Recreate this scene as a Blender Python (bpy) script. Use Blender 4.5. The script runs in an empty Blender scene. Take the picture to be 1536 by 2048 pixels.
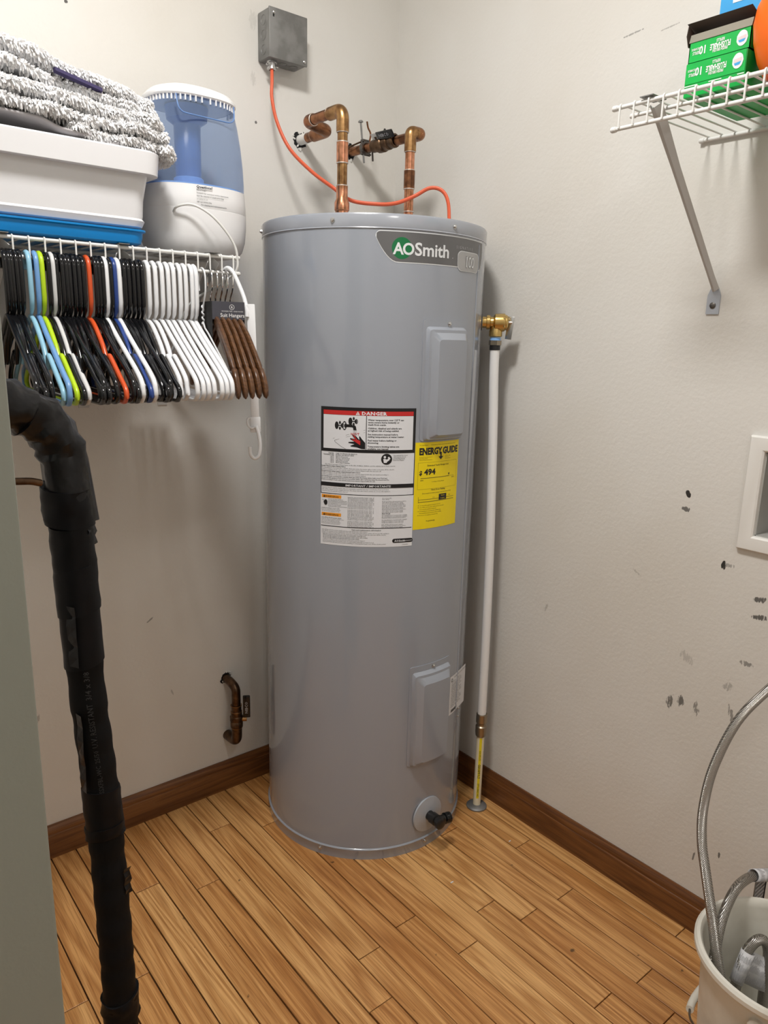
import bpy, bmesh, math, random
from mathutils import Vector, Matrix
random.seed(7)
PI = math.pi
scene = bpy.context.scene
COL = scene.collection

# ------------------------------------------------------------------ camera
cam_d = bpy.data.cameras.new('camera')
cam_d.sensor_fit = 'VERTICAL'; cam_d.sensor_height = 36.0
cam_d.lens = 1479.96 / 2048 * 36.0
cam_d.clip_start = 0.02
cam = bpy.data.objects.new('camera', cam_d)
cam.location = (-1.3981, -1.6804, 1.2308)
cam.rotation_euler = (1.3388, -0.0242, -0.6848)
COL.objects.link(cam); scene.camera = cam

# ------------------------------------------------------------------ light / exposure
world = bpy.data.worlds.new('room'); scene.world = world; world.use_nodes = True
world.node_tree.nodes['Background'].inputs[0].default_value = (0.75, 0.73, 0.70, 1)
world.node_tree.nodes['Background'].inputs[1].default_value = 0.02
LAMP_POS = (-0.98, -0.90, 2.40)
LAMP_R = 0.125
LAMP_E = 124.0
FILL_LAMP_POS = (-0.95, -2.08, 2.40)  # added fill source behind the camera, out of view
FILL_LAMP_E = 24.0
scene.view_settings.view_transform = 'Standard'
scene.view_settings.look = 'None'
scene.view_settings.gamma = 1.0
scene.view_settings.use_curve_mapping = False
scene.view_settings.exposure = 0.0

# ------------------------------------------------------------------ helpers
class MB:
    """collects geometry in world coordinates, builds ONE mesh object"""
    def __init__(s): s.v = []; s.f = []; s.m = []; s.mi = 0
    def mat(s, i): s.mi = i; return s
    def add(s, vs, fs):
        b = len(s.v); s.v += [tuple(x) for x in vs]
        for f in fs: s.f.append([b + i for i in f]); s.m.append(s.mi)
    def box(s, x0, x1, y0, y1, z0, z1, bev=0.0, M=None):
        if bev > 0:
            b = bev; vs = []; 
            bm = bmesh.new(); bmesh.ops.create_cube(bm, size=1)
            for v in bm.verts:
                v.co = Vector(((x0 + x1) / 2 + v.co.x * (x1 - x0), (y0 + y1) / 2 + v.co.y * (y1 - y0), (z0 + z1) / 2 + v.co.z * (z1 - z0)))
            bmesh.ops.bevel(bm, geom=bm.edges[:], offset=b, segments=2, affect='EDGES', profile=.5)
            s.bm(bm, M)
        else:
            vs = [(x, y, z) for x in (x0, x1) for y in (y0, y1) for z in (z0, z1)]
            if M is not None: vs = [M @ Vector(v) for v in vs]
            s.add(vs, [(0, 1, 3, 2), (4, 6, 7, 5), (0, 4, 5, 1), (2, 3, 7, 6), (0, 2, 6, 4), (1, 5, 7, 3)])
        return s
    def bm(s, bm, M=None):
        bm.verts.ensure_lookup_table()
        for i, v in enumerate(bm.verts): v.index = i
        s.add([(M @ v.co if M is not None else v.co.copy()) for v in bm.verts], [[v.index for v in f.verts] for f in bm.faces])
        bm.free(); return s
    def tube(s, pts, r, n=12, cap=True, flat=1.0):
        pts = [Vector(p) for p in pts]
        # drop duplicates
        q = [pts[0]]
        rr = [r[0]] if isinstance(r, (list, tuple)) else None
        for i, p_ in enumerate(pts[1:], 1):
            if (p_ - q[-1]).length > 1e-6:
                q.append(p_)
                if rr is not None: rr.append(r[i])
        pts = q
        R = rr if rr is not None else [r] * len(pts)
        T = []
        for i in range(len(pts)):
            a = pts[max(i - 1, 0)]; b = pts[min(i + 1, len(pts) - 1)]
            T.append((b - a).normalized())
        up = Vector((0, 0, 1)) if abs(T[0].z) < .9 else Vector((1, 0, 0))
        N = (up - T[0] * up.dot(T[0])).normalized()
        vs = []; fs = []
        for i, p_ in enumerate(pts):
            N = (N - T[i] * N.dot(T[i])).normalized(); B = T[i].cross(N)
            for k in range(n):
                a = 2 * PI * k / n
                vs.append(p_ + (N * math.cos(a) * flat + B * math.sin(a)) * R[i])
        for i in range(len(pts) - 1):
            for k in range(n):
                a = i * n + k; b = i * n + (k + 1) % n
                fs.append((a, b, b + n, a + n))
        if cap:
            fs.append(list(range(n))[::-1]); fs.append(list(range((len(pts) - 1) * n, len(pts) * n)))
        s.add(vs, fs); return s
    def cyl(s, a, b, r, n=16, r2=None): return s.tube([a, b], [r, r if r2 is None else r2], n)
    def lathe(s, prof, o, d=(0, 0, 1), n=32):
        """prof: (radius, distance along d)"""
        o = Vector(o); d = Vector(d).normalized()
        up = Vector((0, 0, 1)) if abs(d.z) < .9 else Vector((1, 0, 0))
        N = (up - d * up.dot(d)).normalized(); B = d.cross(N)
        vs = []; fs = []; rows = []
        for (r, h) in prof:
            if r < 1e-6: rows.append([len(vs)]); vs.append(o + d * h)
            else:
                rows.append(list(range(len(vs), len(vs) + n)))
                for k in range(n):
                    a = 2 * PI * k / n; vs.append(o + d * h + (N * math.cos(a) + B * math.sin(a)) * r)
        for A, C in zip(rows[:-1], rows[1:]):
            for k in range(n):
                k2 = (k + 1) % n
                if len(A) == 1 and len(C) == 1: break
                if len(A) == 1: fs.append((A[0], C[k2], C[k]))
                elif len(C) == 1: fs.append((A[k], A[k2], C[0]))
                else: fs.append((A[k], A[k2], C[k2], C[k]))
        s.add(vs, fs); return s
    def loft(s, rings, cap0=True, cap1=True):
        n = len(rings[0]); vs = [p for r in rings for p in r]; fs = []
        for i in range(len(rings) - 1):
            for k in range(n):
                a = i * n + k; b = i * n + (k + 1) % n
                fs.append((a, b, b + n, a + n))
        if cap0: fs.append(list(range(n))[::-1])
        if cap1: fs.append(list(range((len(rings) - 1) * n, len(rings) * n)))
        s.add(vs, fs); return s
    def prism(s, poly, f0, f1):
        """poly 2D outline; f0/f1 map (u,v) to the two ends"""
        n = len(poly); s.add([f0(*q) for q in poly] + [f1(*q) for q in poly],
              [tuple(range(n))[::-1], tuple(range(n, 2 * n))] + [(i, (i + 1) % n, n + (i + 1) % n, n + i) for i in range(n)])
        return s
    def build(s, name, mats, parent=None, org=None, smooth=35, label=None, cat=None, group=None, kind=None, fix=True):
        if not isinstance(mats, (list, tuple)): mats = [mats]
        if parent is not None: o0 = Vector(parent_world(parent))
        else:
            if org is None:
                xs = [v[0] for v in s.v]; ys = [v[1] for v in s.v]; zs = [v[2] for v in s.v]
                org = ((min(xs) + max(xs)) / 2, (min(ys) + max(ys)) / 2, min(zs))
            o0 = Vector(org)
        me = bpy.data.meshes.new(name)
        me.from_pydata([(v[0] - o0.x, v[1] - o0.y, v[2] - o0.z) for v in s.v], [], s.f)
        for m in mats: me.materials.append(m)
        me.polygons.foreach_set('material_index', s.m)
        if fix:
            b = bmesh.new(); b.from_mesh(me); bmesh.ops.recalc_face_normals(b, faces=b.faces[:]); b.to_mesh(me); b.free()
        if smooth: 
            me.shade_smooth(); me.set_sharp_from_angle(angle=math.radians(smooth))
        me.update()
        o = bpy.data.objects.new(name, me); COL.objects.link(o)
        if parent is not None: o.parent = parent
        else: o.location = o0
        tag(o, label, cat, group, kind)
        return o

def parent_world(p):
    loc = Vector((0, 0, 0))
    while p is not None: loc += p.location; p = p.parent
    return loc
def tag(o, label=None, cat=None, group=None, kind=None):
    if label: o['label'] = label
    if cat: o['category'] = cat
    if group: o['group'] = group
    if kind: o['kind'] = kind
    return o
def thing(name, label, cat, loc, group=None):
    o = bpy.data.objects.new(name, None); COL.objects.link(o); o.location = loc; o.empty_display_size = .05
    return tag(o, label, cat, group)
def copy_tree(o, parent=None):
    c = o.copy(); COL.objects.link(c)
    if parent is not None: c.parent = parent
    for ch in list(o.children): copy_tree(ch, c)
    return c
def spline(pts, n=8):
    """Catmull-Rom through pts"""
    P = [Vector(p) for p in pts]; P = [P[0] * 2 - P[1]] + P + [P[-1] * 2 - P[-2]]
    out = []
    for i in range(1, len(P) - 2):
        a, b, c, d = P[i - 1:i + 3]
        for k in range(n):
            t = k / n
            out.append(.5 * ((2 * b) + (c - a) * t + (2 * a - 5 * b + 4 * c - d) * t * t + (3 * b - a - 3 * c + d) * t ** 3))
    out.append(P[-2]); return out
def fillet(pts, r, n=5):
    P = [Vector(p) for p in pts]; out = [P[0]]
    for i in range(1, len(P) - 1):
        a = (P[i - 1] - P[i]); b = (P[i + 1] - P[i])
        rr = min(r if not isinstance(r, (list, tuple)) else r[i], a.length * .49, b.length * .49)
        A = P[i] + a.normalized() * rr; B = P[i] + b.normalized() * rr
        for k in range(n + 1):
            t = k / n; out.append(A * (1 - t) ** 2 + P[i] * 2 * t * (1 - t) + B * t * t)
    out.append(P[-1]); return out
def rrect(cx, cy, hx, hy, r, z, n=6):
    out = []
    for (sx, sy, a0) in ((1, 1, 0), (-1, 1, PI / 2), (-1, -1, PI), (1, -1, 3 * PI / 2)):
        for k in range(n + 1):
            a = a0 + PI / 2 * k / n
            out.append((cx + sx * (hx - r) + r * math.cos(a), cy + sy * (hy - r) + r * math.sin(a), z))
    return out

# ---- lettering
_fc = bpy.data.curves.new('lettering_curve', 'FONT'); _fo = bpy.data.objects.new('lettering_tmp', _fc); COL.objects.link(_fo)
_tc = {}
def text2d(body, size, bold=0.0, align='LEFT', sx=1.0, res=1, sp=1.0):
    key = (body, size, bold, align, sx, res, sp)
    if key in _tc: return _tc[key]
    _fc.body = body; _fc.size = size; _fc.offset = bold * size; _fc.align_x = align; _fc.resolution_u = res; _fc.fill_mode = 'FRONT'
    _fc.space_character = sp
    me = _fo.to_mesh()
    vs = [(v.co.x * sx, v.co.y) for v in me.vertices]; fs = [list(p.vertices) for p in me.polygons]
    _fo.to_mesh_clear(); _tc[key] = (vs, fs); return vs, fs

# ------------------------------------------------------------------ materials
def mk(name, col, rough=.5, metal=0.0, spec=.5, coat=0.0, bump=None, noise=None, trans=0.0, emit=None, sss=0.0):
    m = bpy.data.materials.new(name); m.use_nodes = True; nt = m.node_tree; N = nt.nodes; L = nt.links
    b = N['Principled BSDF']; b.inputs['Base Color'].default_value = (*col, 1); b.inputs['Roughness'].default_value = rough
    b.inputs['Metallic'].default_value = metal; b.inputs['Specular IOR Level'].default_value = spec
    b.inputs['Coat Weight'].default_value = coat; b.inputs['Transmission Weight'].default_value = trans
    if emit: b.inputs['Emission Color'].default_value = (*emit[0], 1); b.inputs['Emission Strength'].default_value = emit[1]
    tc = N.new('ShaderNodeTexCoord')
    if noise:   # (scale, col2, lo, hi)
        n = N.new('ShaderNodeTexNoise'); n.inputs['Scale'].default_value = noise[0]; n.inputs['Detail'].default_value = 4
        L.new(tc.outputs['Object'], n.inputs['Vector'])
        r = N.new('ShaderNodeValToRGB'); r.color_ramp.elements[0].position = noise[2]; r.color_ramp.elements[1].position = noise[3]
        r.color_ramp.elements[0].color = (*col, 1); r.color_ramp.elements[1].color = (*noise[1], 1)
        L.new(n.outputs['Fac'], r.inputs['Fac']); L.new(r.outputs['Color'], b.inputs['Base Color'])
    if bump:    # (scale, strength, distance)
        n = N.new('ShaderNodeTexNoise'); n.inputs['Scale'].default_value = bump[0]; n.inputs['Detail'].default_value = 3
        L.new(tc.outputs['Object'], n.inputs['Vector'])
        u = N.new('ShaderNodeBump'); u.inputs['Strength'].default_value = bump[1]; u.inputs['Distance'].default_value = bump[2]
        L.new(n.outputs['Fac'], u.inputs['Height']); L.new(u.outputs['Normal'], b.inputs['Normal'])
    return m

def wall_material(name, col, axis, marks):
    """painted drywall with orange-peel relief and scuff marks; axis = horizontal in-plane axis index"""
    m = mk(name, col, rough=.62, spec=.35, bump=(110, .35, .0016)); nt = m.node_tree; N = nt.nodes; L = nt.links
    b = N['Principled BSDF']; tc = [n for n in N if n.type == 'TEX_COORD'][0]
    sep = N.new('ShaderNodeSeparateXYZ'); L.new(tc.outputs['Object'], sep.inputs[0])
    def math_(op, a, b_=None, c=None):
        n = N.new('ShaderNodeMath'); n.operation = op
        for i, x in enumerate((a, b_, c)):
            if x is None: continue
            if isinstance(x, (int, float)): n.inputs[i].default_value = x
            else: L.new(x, n.inputs[i])
        return n.outputs[0]
    H = sep.outputs[axis]; Z = sep.outputs[2]
    big = N.new('ShaderNodeTexNoise'); big.inputs['Scale'].default_value = 2.2; big.inputs['Detail'].default_value = 3; L.new(tc.outputs['Object'], big.inputs['Vector'])
    mp = N.new('ShaderNodeMapping'); mp.inputs['Scale'].default_value = (1, 1, .35); L.new(tc.outputs['Object'], mp.inputs[0])
    fine = N.new('ShaderNodeTexNoise'); fine.inputs['Scale'].default_value = 260; fine.inputs['Detail'].default_value = 5; L.new(mp.outputs[0], fine.inputs['Vector'])
    tot = None
    for (h, z, rh, rz, st, th, tilt) in marks:
        dh = math_('SUBTRACT', H, h); dz = math_('SUBTRACT', Z, z)
        ca, sa = math.cos(tilt), math.sin(tilt)
        a = math_('ADD', math_('MULTIPLY', dh, ca / rh), math_('MULTIPLY', dz, sa / rh))
        c = math_('ADD', math_('MULTIPLY', dh, -sa / rz), math_('MULTIPLY', dz, ca / rz))
        d = math_('ADD', math_('MULTIPLY', a, a), math_('MULTIPLY', c, c))
        k = math_('SUBTRACT', 1.0, d); k.node.use_clamp = True
        g = math_('MULTIPLY_ADD', k, .45, math_('SUBTRACT', fine.outputs['Fac'], th + .22))
        g = math_('MULTIPLY', g, 9.0); g.node.use_clamp = True
        g = math_('MULTIPLY', math_('MULTIPLY', g, math_('MINIMUM', math_('MULTIPLY', k, 3.0), 1.0)), st)
        tot = g if tot is None else math_('MAXIMUM', tot, g)
    r = N.new('ShaderNodeMixRGB'); r.inputs[1].default_value = (*col, 1); r.inputs[2].default_value = (col[0] * .93, col[1] * .91, col[2] * .88, 1)
    mr = N.new('ShaderNodeMapRange'); mr.inputs[1].default_value = .42; mr.inputs[2].default_value = .72; L.new(big.outputs['Fac'], mr.inputs[0]); L.new(mr.outputs[0], r.inputs[0])
    r2 = N.new('ShaderNodeMixRGB'); L.new(r.outputs[0], r2.inputs[1]); r2.inputs[2].default_value = (.035, .033, .03, 1)
    if tot is not None: L.new(tot, r2.inputs[0])
    else: r2.inputs[0].default_value = 0
    L.new(r2.outputs[0], b.inputs['Base Color'])
    return m

def wood_material(name, c1, c2, c3, axis=1, rough=.34, scale=1.0, var=1.0, coat=0.0, dark=(.02, .012, .006)):
    """long grained wood; grain runs along axis; each object gets its own tone and offset"""
    m = bpy.data.materials.new(name); m.use_nodes = True; nt = m.node_tree; N = nt.nodes; L = nt.links; b = N['Principled BSDF']
    b.inputs['Roughness'].default_value = rough; b.inputs['Coat Weight'].default_value = coat; b.inputs['Coat Roughness'].default_value = .2
    tc = N.new('ShaderNodeTexCoord'); oi = N.new('ShaderNodeObjectInfo')
    mul = N.new('ShaderNodeMath'); mul.operation = 'MULTIPLY'; mul.inputs[1].default_value = 37.0; L.new(oi.outputs['Random'], mul.inputs[0])
    cmb = N.new('ShaderNodeCombineXYZ'); [L.new(mul.outputs[0], cmb.inputs[i]) for i in range(3)]
    add = N.new('ShaderNodeVectorMath'); L.new(tc.outputs['Object'], add.inputs[0]); L.new(cmb.outputs[0], add.inputs[1])
    s = [1, 1, 1]; s[axis] = .055
    mp = N.new('ShaderNodeMapping'); mp.inputs['Scale'].default_value = s; L.new(add.outputs[0], mp.inputs[0])
    # cathedral figure: distorted rings of a low noise
    n1 = N.new('ShaderNodeTexNoise'); n1.inputs['Scale'].default_value = 15 * scale; n1.inputs['Detail'].default_value = 2.5; n1.inputs['Roughness'].default_value = .45; L.new(mp.outputs[0], n1.inputs['Vector'])
    ml = N.new('ShaderNodeMath'); ml.operation = 'MULTIPLY'; ml.inputs[1].default_value = 11.0; L.new(n1.outputs['Fac'], ml.inputs[0])
    fr = N.new('ShaderNodeMath'); fr.operation = 'PINGPONG'; fr.inputs[1].default_value = .5; L.new(ml.outputs[0], fr.inputs[0])
    # fine pores
    s2 = [1, 1, 1]; s2[axis] = .02
    mp2 = N.new('ShaderNodeMapping'); mp2.inputs['Scale'].default_value = s2; L.new(add.outputs[0], mp2.inputs[0])
    n2 = N.new('ShaderNodeTexNoise'); n2.inputs['Scale'].default_value = 520 * scale; n2.inputs['Detail'].default_value = 3; L.new(mp2.outputs[0], n2.inputs['Vector'])
    r1 = N.new('ShaderNodeValToRGB'); L.new(fr.outputs[0], r1.inputs[0])
    e = r1.color_ramp.elements; e[0].position = .05; e[0].color = (*c2, 1); e[1].position = .42; e[1].color = (*c1, 1)
    r2 = N.new('ShaderNodeValToRGB'); L.new(n2.outputs['Fac'], r2.inputs[0])
    e = r2.color_ramp.elements; e[0].position = .36; e[0].color = (.62, .54, .46, 1); e[1].position = .56; e[1].color = (1, 1, 1, 1)
    mx = N.new('ShaderNodeMixRGB'); mx.blend_type = 'MULTIPLY'; mx.inputs[0].default_value = .8; L.new(r1.outputs[0], mx.inputs[1]); L.new(r2.outputs[0], mx.inputs[2])
    # tone per object
    wn = N.new('ShaderNodeTexWhiteNoise'); wn.noise_dimensions = '1D'; L.new(mul.outputs[0], wn.inputs['W'])
    tone = N.new('ShaderNodeMixRGB'); tone.blend_type = 'MULTIPLY'; L.new(mx.outputs[0], tone.inputs[1]); tone.inputs[2].default_value = (*c3, 1)
    mv = N.new('ShaderNodeMath'); mv.operation = 'MULTIPLY'; mv.inputs[1].default_value = var; L.new(wn.outputs['Value'], mv.inputs[0]); L.new(mv.outputs[0], tone.inputs[0])
    # stray dark spots
    n3 = N.new('ShaderNodeTexNoise'); n3.inputs['Scale'].default_value = 38; n3.inputs['Detail'].default_value = 2; L.new(add.outputs[0], n3.inputs['Vector'])
    r3 = N.new('ShaderNodeValToRGB'); L.new(n3.outputs['Fac'], r3.inputs[0]); e = r3.color_ramp.elements; e[0].position = .745; e[0].color = (0, 0, 0, 1); e[1].position = .79; e[1].color = (.75, .75, .75, 1)
    mx3 = N.new('ShaderNodeMixRGB'); L.new(r3.outputs[0], mx3.inputs[0]); L.new(tone.outputs[0], mx3.inputs[1]); mx3.inputs[2].default_value = (*dark, 1)
    L.new(mx3.outputs[0], b.inputs['Base Color'])
    bp = N.new('ShaderNodeBump'); bp.inputs['Strength'].default_value = .12; bp.inputs['Distance'].default_value = .0006; L.new(n2.outputs['Fac'], bp.inputs['Height']); L.new(bp.outputs[0], b.inputs['Normal'])
    return m

def braid_material():
    m = mk('braided_steel', (.50, .48, .45), rough=.24, metal=1.0); nt = m.node_tree; N = nt.nodes; L = nt.links; b = N['Principled BSDF']
    tc = [n for n in N if n.type == 'TEX_COORD'][0]
    outs = []
    for ang in (.7, -.7):
        mp = N.new('ShaderNodeMapping'); mp.inputs['Rotation'].default_value = (ang, ang * .6, 0); L.new(tc.outputs['Object'], mp.inputs[0])
        w = N.new('ShaderNodeTexWave'); w.bands_direction = 'Z'; w.inputs['Scale'].default_value = 185; L.new(mp.outputs[0], w.inputs['Vector']); outs.append(w.outputs['Fac'])
    mx = N.new('ShaderNodeMath'); mx.operation = 'MAXIMUM'; L.new(outs[0], mx.inputs[0]); L.new(outs[1], mx.inputs[1])
    r = N.new('ShaderNodeValToRGB'); r.color_ramp.elements[0].color = (.06, .055, .05, 1); r.color_ramp.elements[0].position = .35; r.color_ramp.elements[1].color = (.52, .50, .47, 1); r.color_ramp.elements[1].position = .9
    L.new(mx.outputs[0], r.inputs[0]); L.new(r.outputs[0], b.inputs['Base Color'])
    bp = N.new('ShaderNodeBump'); bp.inputs['Strength'].default_value = .7; bp.inputs['Distance'].default_value = .0008; L.new(mx.outputs[0], bp.inputs['Height']); L.new(bp.outputs[0], b.inputs['Normal'])
    return m

def tinted_plastic(name, tint, col, fac, rough=.12):
    m = bpy.data.materials.new(name); m.use_nodes = True; nt = m.node_tree; N = nt.nodes; L = nt.links
    b = N['Principled BSDF']; b.inputs['Base Color'].default_value = (*col, 1); b.inputs['Roughness'].default_value = rough
    t = N.new('ShaderNodeBsdfTransparent'); t.inputs[0].default_value = (*tint, 1)
    mx = N.new('ShaderNodeMixShader'); mx.inputs[0].default_value = fac
    L.new(t.outputs[0], mx.inputs[1]); L.new(b.outputs[0], mx.inputs[2]); L.new(mx.outputs[0], N['Material Output'].inputs['Surface'])
    return m

# marks: (horizontal, z, radius h, radius z, strength, noise threshold, tilt)
right_marks = [(-.9457, .9395, .006, .009, 1, .30, -.5), (-.9450, .908, .012, .007, .8, .47, .2), (-1.0344, .8134, .006, .012, 1, .42, 0), (-1.045, .815, .018, .006, .5, .55, 0),
   (-1.112, .764, .022, .008, .85, .50, -.2), (-1.117, .730, .022, .008, .85, .50, -.2), (-.9604, .4913, .010, .022, .75, .50, .2), (-.984, .5014, .011, .018, .8, .49, .1),
   (-1.018, .4988, .009, .022, .6, .54, -.2), (-1.1044, .6305, .018, .008, .6, .52, 0), (-1.0747, .571, .016, .014, .35, .56, 0), (-1.0893, .515, .008, .028, .6, .54, -.35),
   (-1.1058, .2034, .003, .009, .8, .40, 0), (-1.0544, .1688, .003, .013, .7, .42, .1), (-.985, .60, .03, .016, .25, .56, .6), (-.72, 1.8225, .035, .0025, .5, .50, -.1), (-.80, 1.813, .03, .002, .4, .52, -.1),
   (-.62, .60, .006, .02, .3, .55, .3), (-.85, .75, .02, .004, .25, .56, .5)]
left_marks = [(-.8529, 1.8577, .004, .004, .9, .35, 0), (-.4316, 1.717, .005, .004, .8, .45, 0), (-.7485, .5392, .016, .003, .55, .46, .6), (-1.0229, .3591, .02, .006, .4, .5, 1.2), (-.436, 1.93, .014, .03, .12, .50, 0),
   (-.0393, 1.7676, .006, .007, 1, .30, 0), (-.70, .33, .003, .012, .35, .5, .3), (-.437, 1.81, .010, .022, .15, .50, 0), (-.88, .42, .02, .004, .3, .52, .9)]
PAINT = (.725, .71, .675)
M = dict(
    wall_r=wall_material('wall_paint_right', PAINT, 1, right_marks), wall_l=wall_material('wall_paint_left', PAINT, 0, left_marks),
    wall=mk('wall_paint', PAINT, .62, bump=(110, .3, .0015)), ceil=mk('ceiling_paint', (.78, .77, .74), .8),
    oak=wood_material('oak_strip', (.76, .435, .170), (.54, .265, .085), (.80, .68, .56), axis=1, rough=.34, coat=.15),
    gap=mk('joint_grime', (.02, .014, .010), .9),  # dark grime in the joints between the planks
    base=wood_material('stained_baseboard', (.27, .112, .032), (.165, .062, .018), (.7, .65, .6), axis=0, rough=.36, scale=1.1, coat=.15),
    base_y=wood_material('stained_baseboard_long', (.27, .112, .032), (.165, .062, .018), (.7, .65, .6), axis=1, rough=.36, scale=1.1, coat=.15),
    sage=mk('sage_door_paint', (.29, .31, .27), .55, bump=(300, .15, .0008)),
    tank=mk('grey_enamel', (.305, .330, .378), .17, spec=.6, coat=.5), tank2=mk('grey_enamel_lid', (.325, .345, .388), .22, spec=.6, coat=.3),
    lightplastic=mk('pale_grey_plastic', (.42, .45, .50), .4), black=mk('black_plastic', (.012, .012, .013), .32), blackgloss=mk('black_gloss_plastic', (.006, .006, .007), .14),
    steel=mk('zinc_steel', (.55, .55, .55), .3, 1.0), chrome=mk('chrome', (.75, .75, .75), .12, 1.0), dsteel=mk('dark_steel', (.16, .15, .14), .4, 1.0),
    galv=mk('galvanised_box', (.205, .205, .200), .5, .6, noise=(30, (.27, .27, .265), .4, .6), bump=(160, .2, .0006)),
    copper=mk('aged_copper', (.34, .155, .075), .32, 1.0, noise=(42, (.15, .07, .038), .42, .60)),
    brass=mk('aged_brass_fitting', (.42, .245, .105), .32, 1.0, noise=(60, (.24, .125, .055), .40, .62)),
    cubright=mk('bright_copper', (.72, .33, .20), .26, 1.0, noise=(60, (.40, .19, .10), .4, .6)),
    solder=mk('solder', (.72, .66, .60), .4, 1.0), dkbronze=mk('dark_bronze', (.085, .050, .030), .36, 1.0, noise=(70, (.16, .10, .06), .4, .65)),
    valvebrass=mk('yellow_brass', (.62, .44, .17), .26, 1.0), nickel=mk('dull_nickel_fitting', (.36, .31, .24), .3, 1.0),
    pvc=mk('white_pvc', (.80, .80, .80), .35), cpvc=mk('cream_cpvc', (.80, .74, .55), .35), yellow_stripe=mk('yellow_print', (.82, .68, .02), .5), teflon=mk('blue_tape', (.22, .45, .85), .5),
    orange=mk('orange_cable_jacket', (.70, .115, .045), .4), foam=mk('black_foam_insulation', (.006, .006, .0065), .6, spec=.12, bump=(90, .3, .0012)), tape=mk('black_vinyl_tape', (.005, .005, .006), .30, spec=.35, bump=(22, .9, .006)), tape2=mk('black_vinyl_tape_smooth', (.005, .005, .006), .42, spec=.16, bump=(30, .3, .002)),
    sleeve_ink=mk('faded_sleeve_ink', (.045, .045, .045), .7, spec=.1), print_grey=mk('grey_print', (.09, .09, .095), .6), wire=mk('white_vinyl_wire', (.76, .76, .74), .33), bracket=mk('grey_white_bracket', (.56, .555, .55), .4),
    white=mk('white_plastic', (.82, .82, .83), .25), white2=mk('white_hanger_plastic', (.80, .81, .83), .3), dishpan=mk('white_tub_plastic', (.79, .79, .81), .28), blue=mk('blue_tray_plastic', (.0, .22, .60), .3),
    orange_h=mk('orange_hanger', (.62, .085, .02), .3), lime=mk('lime_hanger', (.46, .66, .015), .3), ltblue=mk('pale_blue_hanger', (.28, .53, .68), .3), midblue=mk('mid_blue_hanger', (.16, .33, .62), .3), navy=mk('navy_hanger', (.018, .05, .22), .3),
    greyw=mk('grey_white_hanger', (.62, .62, .62), .35), walnut=wood_material('walnut_hanger_wood', (.145, .066, .027), (.085, .036, .014), (.8, .75, .7), axis=1, rough=.32, scale=2.0, coat=.2),
    card=mk('charcoal_card', (.055, .055, .070), .45), carddark=mk('black_card', (.012, .012, .013), .5), whitep=mk('white_print', (.8, .8, .8), .6), greyp=mk('pale_grey_print', (.42, .42, .44), .6),
    hum_tank=tinted_plastic('blue_translucent_tank', (.70, .78, .92), (.27, .35, .50), .30), hum_in=mk('dark_blue_translucent', (.13, .24, .50), .3), hum_lt=mk('pale_blue_plastic', (.32, .52, .88), .3),
    fuzz=mk('chenille_white', (.93, .93, .94), .9, spec=.1), fuzz2=mk('chenille_grey', (.80, .80, .80), .9, spec=.1), fuzz3=mk('chenille_warm_grey', (.84, .82, .81), .9, spec=.1), cloth=mk('grey_flannel', (.42, .40, .41), .9, bump=(60, .4, .002)), purple=mk('dark_purple_fabric', (.022, .013, .075), .7),
    green=mk('green_carton', (.0, .40, .06), .4, noise=(14, (.0, .47, .07), .4, .7)), kraft=mk('grey_board_inside', (.24, .225, .18), .8), kraftd=mk('brown_board_inside', (.075, .055, .045), .7), sky=mk('blue_carton', (.05, .35, .72), .4), jug=mk('orange_plastic', (.85, .14, .0), .42, bump=(120, .3, .0008)),
    pink=mk('pale_pink_plastic', (.75, .60, .62), .3), red=mk('red_print', (.55, .02, .02), .5), labelw=mk('white_label_paper', (.74, .76, .80), .38), labelb=mk('black_label_ink', (.008, .008, .010), .38), yellow=mk('yellow_label_paper', (.86, .68, .0), .4), orangep=mk('orange_label_ink', (.85, .33, .02), .4),
    badge=mk('brushed_grey_badge', (.16, .16, .165), .35, .5), badge2=mk('pale_badge_panel', (.40, .40, .405), .35, .4), badgew=mk('silver_white_ink', (.72, .74, .76), .35), logogreen=mk('green_badge_ink', (.0, .15, .045), .4), 
    bucket=mk('off_white_bucket_plastic', (.74, .72, .65), .42, noise=(9, (.52, .48, .40), .45, .75)), paper=mk('white_tag_paper', (.66, .66, .68), .5), braid=braid_material(), outlet=mk('white_outlet_frame', (.80, .79, .76), .35), outletin=mk('grey_outlet_recess', (.42, .42, .40), .5),
    plaster=mk('white_plaster', (.75, .74, .70), .8), hole=mk('dark_hole', (.01, .01, .01), .9), grime=mk('grey_grime', (.12, .11, .10), .8),
    lampglass=mk('lit_lamp_diffuser', (.9, .9, .9), .5, emit=((1.0, .975, .94), LAMP_E)), lampglass_fill=mk('added_fill_diffuser', (.9, .9, .9), .5, emit=((1.0, .975, .94), FILL_LAMP_E)),
)
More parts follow.
